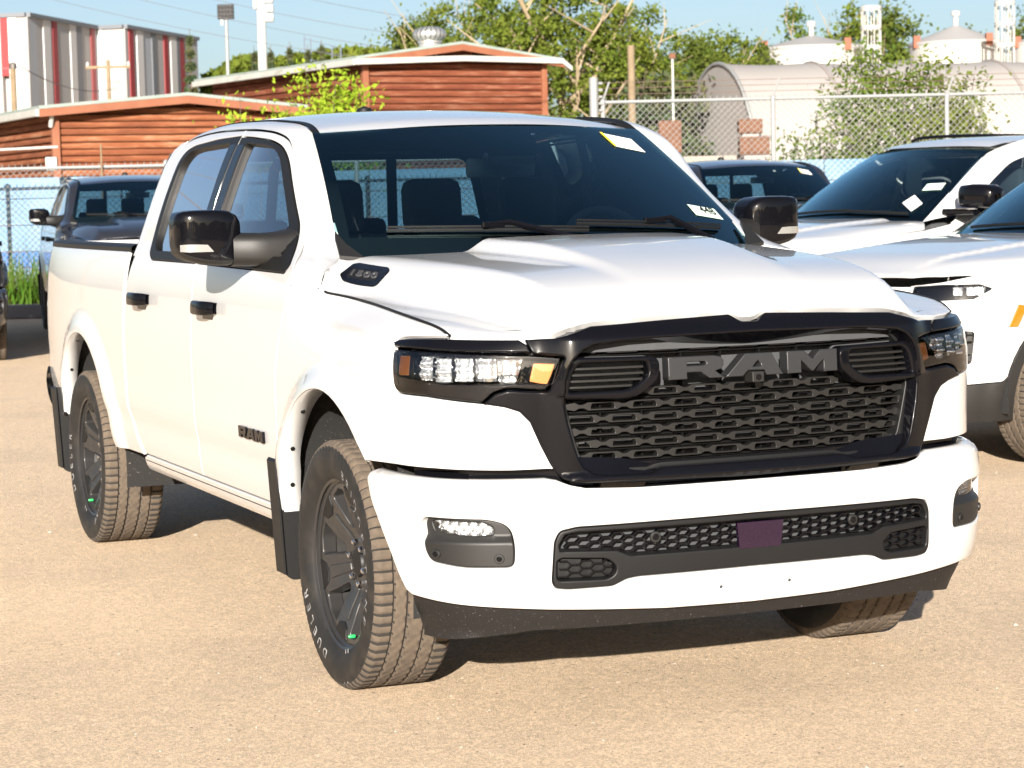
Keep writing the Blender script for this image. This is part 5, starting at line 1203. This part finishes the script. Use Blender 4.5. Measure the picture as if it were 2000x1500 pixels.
mk('core_wall', [(*(gp(u, D)-B.location)[:2], z) for z in (0, ZT-.02) for u, D in ((-59,141.4),(70,140.5),(205,152.1),(258,151.6),(397,164.6),(397,190),(-59,190))], [tuple(range(7)), tuple(range(13, 6, -1))]+[(i, (i+1) % 7, 7+(i+1) % 7, 7+i) for i in range(7)], STR['g'], B)

# ---- masts, poles and wires
def pole(u, v0, v1, D, r0, r1, m, name, label, cat='pole'):
    o = empty(name, gp(u, D), CAM_YAW, label, cat); MB().tube([(0,0,0),(0,0,zat(u,v1,D))], [r0, r1], 12).build('shaft', m, o, True); return o
WOOD = mat('weathered_wood', (.15,.11,.065), .9, noise=(3.,.6,(.22,.17,.11),6,.4,.7)); WSTEEL = mat('white_steel', (.40,.40,.39), .5)
m_ = pole(457, 150, 42, 110, .10, .08, PIPE, 'floodlight_mast', 'slim pole carrying a square black floodlight above the left cabin', 'light pole')
MB().box((.0,-.1,zat(457,28,110)), (.78,.18,.70), bev=.03).build('lamp_head', SATIN, m_)
for i in range(5):
    for j in range(3): MB().box((-.29+i*.145,-.21,zat(457,28,110)-.2+j*.2), (.11,.04,.15)).build('lamp_cell', mat('lamp_cell', (.02,.02,.02), .95), m_)
MB().box((-.2,-.05,zat(457,28,110)-.45), (.12,.12,.35)).build('lamp_bracket', PIPE, m_)
m_ = pole(525, 140, -60, 120, .25, .22, WSTEEL, 'mast', 'thick white cellular mast rising out of the picture', 'mast')
for i, v_ in enumerate((4, 22, 40, -20)):
    MB().lathe([(.0,-.25),(.22,-.22),(.22,.22),(0,.25)], 14, 'x', (.42,-.1,zat(525,v_,120))).build('dish', WSTEEL, m_, True); MB().box((-.30 if i % 2 else .25,-.15,zat(525,v_-8,120)), (.18,.2,.5), bev=.02).build('radio_box', PIPE, m_)
m_ = pole(40, 215, 127, 95, .14, .12, WOOD, 'utility_pole', 'short weathered wooden pole in front of the striped building', 'pole'); MB().lathe([(.16,zat(40,137,95)),(.16,zat(40,127,95)),(0,zat(40,124,95))], 12).build('pole_band', STEEL, m_)
m_ = pole(225, 190, 120, 130, .14, .11, WOOD, 'utility_pole', 'wooden utility pole with a crossarm before the striped building', 'pole')
MB().box((0,-.05,zat(225,134,130)), (2.5,.12,.14)).build('crossarm', WOOD, m_); MB().tube([(0,0,zat(225,165,130)),(.55,0,zat(225,160,130))], .05, 6).build('lamp_arm', PIPE, m_); MB().tube([(.55,0,zat(225,160,130)),(.55,0,zat(225,167,130))], .07, 6).build('lamp', PIPE, m_)
for x in (-1.15,-.5,.5,1.15): MB().lathe([(.06,0),(.08,.1),(.05,.2),(0,.25)], 8, 'z', (x,-.05,zat(225,134,130)+.07)).build('insulator', WSTEEL, m_)
m_ = pole(1240, 235, 92, 48, .085, .075, WOOD, 'wooden_post', 'weathered wooden post standing behind the gate post', 'post')
m_ = pole(1320, 235, 118, 46, .03, .025, TRIM, 'sign_pole', 'thin pale pole with a small rusty plate on top', 'pole'); MB().box((0,0,zat(1320,112,46)), (.12,.05,.10)).build('plate', mat('rust_plate', (.12,.05,.025), .85), m_)
m_ = pole(205, 330, 282, 33.9, .028, .012, WOOD, 'wooden_stake', 'pointed wooden stake leaning at the left fence', 'stake')
wm = mat('wire_dark', (.10,.10,.11), .7)
def wirespan(a, b, sag, r, label, n=18):
    P = [Vector(a).lerp(Vector(b), t/n)-Vector((0,0,sag*4*(t/n)*(1-t/n))) for t in range(n+1)]
    o = MB().tube(P, r, 5).build('power_line', wm, None); return tag(o, label, 'cable', 'power lines crossing the sky')
for i, (ua, va, ub, vb) in enumerate(((60,-12,760,118),(235,-10,1010,128),(390,-8,1000,90),(560,-12,1100,62))):
    wirespan(at(ua, va, 86.), at(ub, vb, 90.), .25, .010, ['lowest power line, running past the striped building', 'power line crossing above the floodlight pole', 'power line crossing behind the white mast', 'highest power line, right of the white mast'][i])
wirespan(at(-30,128,95.), at(40,130,95.), .1, .02, 'dark cable reaching the short wooden pole from the left'); wirespan(at(40,130,95.), at(228,172,128.), .5, .022, 'dark cable sagging between the two wooden poles')

# ---- trees and bushes
BARK = mat('pale_bark', (.26,.20,.125), .9, noise=(3.,.6,(.34,.28,.18),6,.4,.7)); BARKD = mat('dark_bark', (.09,.07,.05), .9)
def tree(name, label, base, h, rx, rz, zc, n, size, m, bark=BARK, limbs=7, group=None, cat='tree', clump=.9, seed=0, lean=0., trunk_r=.14):
    T_ = empty(name, base, rng.random()*0, label, cat, group); g = np.random.default_rng(seed+11)
    # trunk and limbs
    tips = []; mb = MB()
    top = Vector((lean*h, 0, h*.62)); mb.tube([(0,0,0),(lean*h*.3,.05,h*.22),(lean*h*.6,-.05,h*.42),tuple(top)], [trunk_r, trunk_r*.8, trunk_r*.6, trunk_r*.3], 8)
    for i in range(limbs):
        t = .18+.45*i/limbs+.05*g.random(); s = Vector((lean*h*t*1.2, 0, h*t)); a = 2*math.pi*(i*.382+.1*g.random()); l = rx*(.65+.4*g.random())
        e = s+Vector((math.cos(a)*l, math.sin(a)*l, h*(.16+.24*g.random()))); mid_ = s.lerp(e, .5)+Vector((g.normal()*.15, g.normal()*.15, -.08*l)); r = trunk_r*.42
        mb.tube([tuple(s), tuple(mid_), tuple(e)], [r, r*.7, r*.2], 6); tips.append((mid_, e))
        for j in range(3):
            q = mid_.lerp(e, .2+.3*j); w = q+Vector((g.normal()*rx*.3, g.normal()*rx*.3, h*.08+abs(g.normal())*h*.06)); mb.tube([tuple(q), tuple(w)], [r*.4, r*.1], 5)
    mb.build('trunk', bark, T_, True)
    # crown of many leaf clumps spread through the volume
    nc = max(10, int(n/110)); C_ = g.normal(size=(nc, 3)); C_ /= np.linalg.norm(C_, axis=1)[:, None]; rad = (.35+.65*g.random(nc)**.6)[:, None]
    C_ = C_*rad*np.array([rx, rx, rz]); C_[:, 2] += zc; C_[:, 0] += lean*h*.8
    which = g.integers(0, nc, n); cs = clump*(.5+.8*g.random(nc))
    P = C_[which]+g.normal(size=(n, 3))*cs[which][:, None]*np.array([.42,.42,.30])
    quads(P, size, m, 'crown', T_)
    return T_
LF1 = leafmat('leaf_sunny', (.075,.115,.017), (.145,.17,.03)); LF2 = leafmat('leaf_mid', (.06,.095,.018), (.12,.14,.03)); LF3 = leafmat('leaf_lime', (.20,.30,.02), (.30,.38,.04)); LFS = leafmat('spruce_needle', (.035,.06,.03), (.085,.085,.04), .15); LF4 = leafmat('leaf_olive', (.065,.12,.018), (.13,.165,.03))
def gtree(u, vtop, D, wpx, n, size, m, label, name='broadleaf_tree', **k):
    h = zat(u, vtop, D); rx = wpx/2/FPX*D; kw = dict(limbs=7); kw.update(k); low = kw.pop('low', .25)
    return tree(name, label, gp(u, D), h, rx, h*(1-low)/2*.95, h*(1+low)/2, n, size, m, seed=int(u*7+D), **kw)
G1 = 'trees behind the cabins'
gtree(1110, -75, 74, 360, 19000, .075, LF1, 'largest tree with bare pale limbs, right above the log cabin\'s end', lean=-.02, trunk_r=.24, limbs=18, low=.20, clump=.62, group=G1)
gtree(1225, -10, 78, 260, 15000, .075, LF1, 'leafy tree directly behind the wooden post', limbs=12, low=.12, clump=.62, group=G1)
gtree(960, -30, 80, 290, 15000, .075, LF1, 'broad tree rising behind the cabin roof, right of the ventilator', limbs=12, low=.3, clump=.65, group=G1)
gtree(835, 30, 84, 190, 15000, .085, LF2, 'dense tree behind the roof ventilator', limbs=5, low=.3, clump=.8, group=G1)
gtree(1330, 60, 90, 210, 17000, .095, LF2, 'bushy tree behind the thin sign pole', limbs=6, low=.1, clump=.9, group=G1)
gtree(1410, 62, 96, 200, 17000, .095, LF1, 'rounded tree left of the storage tanks', limbs=6, low=.1, clump=.9, group=G1)
gtree(1478, 45, 102, 110, 9000, .095, LF2, 'narrow tree just left of the first storage tank', limbs=4, low=.1, clump=.8, group=G1)
gtree(1300, 130, 62, 130, 6000, .11, LFS, 'dark spruce behind the tall fence, left part', name='spruce_tree', bark=BARKD, low=.05, group=G1)
G2 = 'trees behind the storage tanks'
for u, vt_, w, n, m, l in ((1570,0,110,1800,LF4,'sparse olive tree behind the first tank, left one'),(1650,-12,120,2600,LF1,'loose tree between the first tank and its ladder'),(1735,2,110,5000,LF2,'dense green tree right of the first ladder cage'),(1905,22,80,3000,LF2,'low green tree beyond the second tank'),(1998,5,60,2400,LF2,'tree cut off by the picture\'s right edge')):
    gtree(u, vt_, 130, w, n, .13, m, l, limbs=5, low=.35, clump=1.0, group=G2)
def spruce(u, vt_, D, wpx, label, n=1500):
    h = zat(u, vt_, D); r = wpx/2/FPX*D; T_ = empty('spruce_tree', gp(u, D), 0, label, 'tree', 'spruces left of the mast'); g = np.random.default_rng(int(u))
    MB().tube([(0,0,0),(0,0,h)], [.18,.02], 8).build('trunk', BARKD, T_)
    t = g.random(n)**.7; lay = np.floor(t*14)/14; rr = r*(1.02-lay)*(.25+.75*g.random(n)**.5); a = g.random(n)*6.283
    P = np.stack([rr*np.cos(a), rr*np.sin(a), h*(.12+.88*lay)+g.normal(size=n)*.12-rr*.22], 1); quads(P, .26, LFS, 'crown', T_, .35, -.3); return T_
for u, vt_, w, l in ((385,60,62,'tallest spruce, at the corner of the striped building'),(509,92,34,'small spruce just left of the white mast'),(541,92,38,'small spruce just right of the white mast'),(578,84,44,'spruce midway between mast and cabin roof'),(613,90,36,'reddish spruce beside the hilltop fence'),(640,80,44,'spruce nearest the cabin roof ridge')): spruce(u, vt_, 160, w, l)
hill = [at(u, v_, 190.) for u, v_ in ((380,205),(400,150),(440,128),(480,112),(540,118),(600,108),(660,100),(720,100),(800,110),(830,205))]
hb = mk('wooded_hill', [tuple(p) for p in hill]+[(p.x+VF.x*30, p.y+VF.y*30, p.z*.9) for p in hill]+[(p.x, p.y, 0) for p in hill], [(i, i+1, 11+i, 10+i) for i in range(9)]+[(20+i, 21+i, i+1, i) for i in range(9)], mat('hill_scrub', (.09,.12,.035), .95, noise=(.35,.8,(.16,.18,.05),8)), None); hb['kind'] = 'structure'
P = np.array([tuple(at(380+440*rng.random(), 0, 188.)) for i in range(4200)]); 
for i in range(len(P)):
    u = 395+420*rng.random(); vv = np.interp(u, [380,400,440,480,540,600,660,720,800,830], [205,150,128,112,118,108,100,100,110,205])+6+rng.random()*60-10; P[i] = tuple(at(u, vv, 187.+rng.random()*2))
tag(quads(P, .42, LF1, 'hillside_scrub', None), 'distant scrub and small trees on the hillside behind the mast', 'woodland', kind='stuff')
hf_ = empty('hilltop_fence', tuple(at(600, 100, 185)), CAM_YAW, 'tall dark netting fence on the hilltop right of the mast', 'fence')
for i, (u, v_) in enumerate(((595,70),(607,75),(648,88),(665,93))): q = at(u, v_, 185)-hf_.location; MB().tube([(0+(u-600)/FPX*185,0,-1.6),((u-600)/FPX*185,0,q.z)], .06, 6).build('post', mat('dark_post', (.10,.12,.16), .7), hf_)
for k in range(3): MB().tube([((595-600)/FPX*185,0,1.0-.8*k),((665-600)/FPX*185,0,.2-.7*k)], .025, 4).build('rail', MATS['dark_post'], hf_)
# climbing bush with lime leaves in front of the cabins
def bush(u, v0, v1, D, wpx, n, size, m, label, name='bush', stems=9, group=None, seed=1, sp=.10):
    T_ = empty(name, gp(u, D), 0, label, 'bush', group); g = np.random.default_rng(seed); h = zat(u, v0, D); w = wpx/2/FPX*D; zb_ = max(zat(u, v1, D), 0.); mb = MB(); P = []
    for i in range(stems):
        a = (i+.5)/stems*2-1; x = a*w*(.9+.1*g.random()); y = g.normal()*.3; ht = h*(.72+.28*g.random())*(1-.18*a*a)
        pts = [(x*.4*t0+x*.6*t0*t0, y*t0, ht*t0) for t0 in np.linspace(0, 1, 7)]; mb.tube(pts, [.022*(1-.8*q/6) for q in range(7)], 5)
        for j in range(int(n/stems)):
            t0 = 1-(1-zb_/max(ht, .01)*.6)*g.random()**1.3 if False else (zb_/ht*.7+(1-zb_/ht*.7)*g.random()); t0 = min(max(t0, 0), 1); s = sp*(1.9-1.3*t0)*3
            P.append((x*.4*t0+x*.6*t0*t0+g.normal()*s, y*t0+g.normal()*s, ht*t0+g.normal()*s*.5))
    MBo = mb.build('stems', BARKD, T_); quads(np.array(P), size, m, 'leaves', T_, .5, .1); return T_
bush(630, 124, 300, 36.5, 240, 5200, .048, LF3, 'lime green maple bush growing up before the log cabins', stems=11, seed=3)
bush(480, 180, 320, 36.4, 62, 420, .055, LF3, 'small lime shoot left of the big maple bush', stems=4, seed=4)
bush(745, 195, 320, 36.4, 50, 160, .055, LF3, 'few lime leaves at the right end of the maple bush', stems=3, seed=5)
GB = 'bushes behind the tall fence'
bush(1570, 205, 330, 37.5, 95, 900, .05, LF4, 'low pale bush beside the fence post, before the grey shelter', stems=7, seed=6, group=GB)
bush(1715, 78, 330, 38.5, 190, 6500, .045, LF4, 'tall leafy bush in front of the grey shelter, left of two', stems=11, seed=7, group=GB)
bush(1860, 88, 330, 38.0, 190, 7000, .045, LF1, 'tall leafy bush in front of the grey shelter, right of two', stems=11, seed=8, group=GB)
bush(1655, 240, 330, 37.8, 110, 900, .05, LF2, 'dark low bush at the foot of the tall bushes', stems=7, seed=9, group=GB)

# ---- arched shelter, tanks, concrete blocks
SH = empty('arched_shelter', gp(1490, 58), CAM_YAW+R(14), 'long grey fabric shelter with an arched roof behind the bushes', 'shelter')
FAB = mat('grey_fabric', (.24,.225,.215), .7, noise=(.5,.5,(.28,.265,.25),6)); HOOP = mat('hoop_dark', (.20,.18,.17), .6)
Rh = zat(1490, 112, 58); Wh = 3.3; NS = 7; SL = 2.6
arcp = lambda t: (-Wh*math.cos(t)*(1 if True else 0), Rh*math.sin(t)**.8 if math.sin(t) > 0 else 0.)
for s in range(NS):
    rows = [[(s*SL+.02+q*(SL-.04)/4, arcp(t)[0]+Wh, arcp(t)[1]-.05*math.sin(math.pi*q/4)) for q in range(5)] for t in np.linspace(0, math.pi, 24)]
    grid('fabric_panel', rows, FAB, SH)
mk('end_wall', [(.03, arcp(t)[0]+Wh, arcp(t)[1]) for t in np.linspace(0, math.pi, 24)], [tuple(range(24))], FAB, SH)
for s in range(NS+1): MB().tube([(s*SL, arcp(t)[0]+Wh, arcp(t)[1]+.01) for t in np.linspace(0, math.pi, 24)], .05, 6).build('hoop', PIPE if s == 0 else HOOP, SH, True)
TW = mat('tank_white', (.34,.33,.31), .6, noise=(.6,.3,(.28,.27,.25),5)); TR = mat('tank_roof', (.26,.255,.25), .7)
for u, D, wpx, vt_, va, lab in ((1590,105,210,98,72,'squat white storage tank with grey cone roof, left one'),(1870,105,180,88,52,'squat white storage tank with grey cone roof, right one'),(2035,112,110,88,66,'white storage tank cut off by the right edge')):
    r = wpx/2/FPX*D; z1, z2 = zat(u, vt_, D), zat(u, va, D); tk = empty('storage_tank', gp(u, D), 0, lab, 'tank', 'white storage tanks'); MB().lathe([(r,0),(r,z1)], 40).build('shell', TW, tk, True); MB().lathe([(r*1.02,z1-.1),(r*1.02,z1+.03),(0,z2)], 40).build('cone_roof', TR, tk, True); MB().lathe([(.12,z2-.1),(.12,z2+.4),(.2,z2+.4),(.2,z2+.6),(0,z2+.65)], 10).build('roof_vent', TW, tk, True)
    for sx in (-.93, .55): q = VR*(r*sx*.98)-VF*(r*math.sqrt(max(1-sx*sx, 0))*1.0); MB().box((q.x, q.y, z1+.05), (.30,.3,.55), rz=CAM_YAW).build('orange_hatch', mat('orange_paint', (.17,.055,.025), .7), tk)
for u, D, v0, lab in ((1706,98,18,'white ladder cage between the two storage tanks'),(1965,98,8,'white ladder cage at the right edge above the shelter')):
    lc = empty('ladder_cage', gp(u, D), CAM_YAW, lab, 'ladder', 'ladder cages'); z1 = zat(u, v0, D); z0 = zat(u, 108, D)-1
    for i in range(9): a = i*2*math.pi/9; MB().tube([(.40*math.cos(a),.40*math.sin(a),z0),(.40*math.cos(a),.40*math.sin(a),z1)], .028, 6).build('cage_bar', TW, lc)
    for k in range(4): z = z1-.06-k*(z1-z0)/3.6; MB().lathe([(.40,z-.05),(.44,z-.05),(.44,z+.09),(.40,z+.09)], 18, close=True).build('cage_ring', TW, lc)
    for x in (-.2,.2): MB().tube([(x,.5,0),(x,.5,z1)], .03, 6).build('ladder_rail', TW, lc)
CW = mat('pale_concrete', (.26,.22,.185), .85, noise=(1.5,.4,(.20,.17,.14),7))
cw = empty('concrete_wall', gp(1236, 44), CAM_YAW, 'low wall of pale concrete blocks behind the tall fence', 'wall')
for i in range(3):
    for j in range(3): MB().box((.45+i*.86+(.2 if j % 2 else 0), 0, .40+j*.74), (.85,.5,.73), bev=.02).build('block', CW, cw)
RU = mat('rusty_steel', (.095,.042,.022), .85, noise=(4.,.6,(.14,.06,.03),6))
for u, v0, v1, w, D, m, lab in ((1312,237,300,44,42,RU,'rusty brown metal box behind the fence, left one'),(1468,234,262,46,42,RU,'rusty brown metal box left of the fence post'),(1475,268,303,58,41.5,RU,'rusty metal crate under the other rusty box'),(1500,240,270,26,43,HOOP,'black box directly behind the fence post'),(1620,228,262,46,44,HOOP,'square black vent in front of the shelter'),(1672,205,265,44,44,HOOP,'taller black panel in front of the shelter')):
    z0, z1 = zat(u, v1, D), zat(u, v0, D); bx_ = empty('metal_box', tuple(vloc(gp(u, D), 0, 0, z0)), CAM_YAW, lab, 'box'); ww = w/FPX*D; MB().box((0,0,(z1-z0)/2), (ww,.4,z1-z0), bev=.02).build('shell', m, bx_); MB().box((0,-.205,(z1-z0)/2), (ww*.8,.03,(z1-z0)*.75), bev=.008).build('lid', m, bx_); MB().box((0,0,-z0/2), (ww*.7,.3,z0)).build('stand', HOOP, bx_)
jb = empty('junction_box', tuple(at(101, 320, 34.3)), CAM_YAW, 'white box on the left fence rail', 'box'); MB().box((0,0,0), (.17,.10,.20), bev=.01).build('case', TRIM, jb); MB().tube([(-1.0,.02,.22),(.1,.02,.25)], .02, 6).build('conduit', TRIM, jb)

# ---- far side of the lot, behind the photographer (seen in the black paint and glass): woodland belt, pole with lines
P = []
for i in range(9000):
    a = R(-178)+R(150)*rng.random() ; a = math.atan2(-1, 0)+R(-95)+R(170)*rng.random(); d = 62+14*rng.random(); hmax = 5.5+2.5*math.sin(a*9)+1.5*math.sin(a*23); P.append((math.cos(a)*d, math.sin(a)*d-4, hmax*rng.random()**.8))
tag(quads(np.array(P), .85, LF2, 'woodland_belt', None, .8), 'belt of trees on the far side of the lot behind the photographer', 'woodland', kind='stuff')

up_ = empty('utility_pole', (-12.5, 62., 0), R(20), 'wooden utility pole with transformers, mirrored in the white pickup\'s rear door window', 'pole')
MB().tube([(0,0,0),(0,0,11.)], [.17,.12], 10).build('shaft', WOOD, up_, True)
for z in (10.6, 9.6): MB().box((0,-.1,z), (2.4,.12,.14)).build('crossarm', WOOD, up_)
for x in (-.35,.35): MB().lathe([(.22,7.6),(.24,7.65),(.24,8.5),(.2,8.6),(0,8.62)], 14, 'z', (x,-.3,0)).build('transformer', PIPE, up_, True)
for i, z in enumerate((7.0, 8.9, 9.7, 10.7, 12.2, 13.6)):
    wirespan((-42, 35-i, z), (32, 44+i*.6, z+.3), .9, .014, ['lowest', 'second lowest', 'third', 'fourth', 'second highest', 'highest'][i]+' overhead line mirrored in the white pickup\'s side windows')
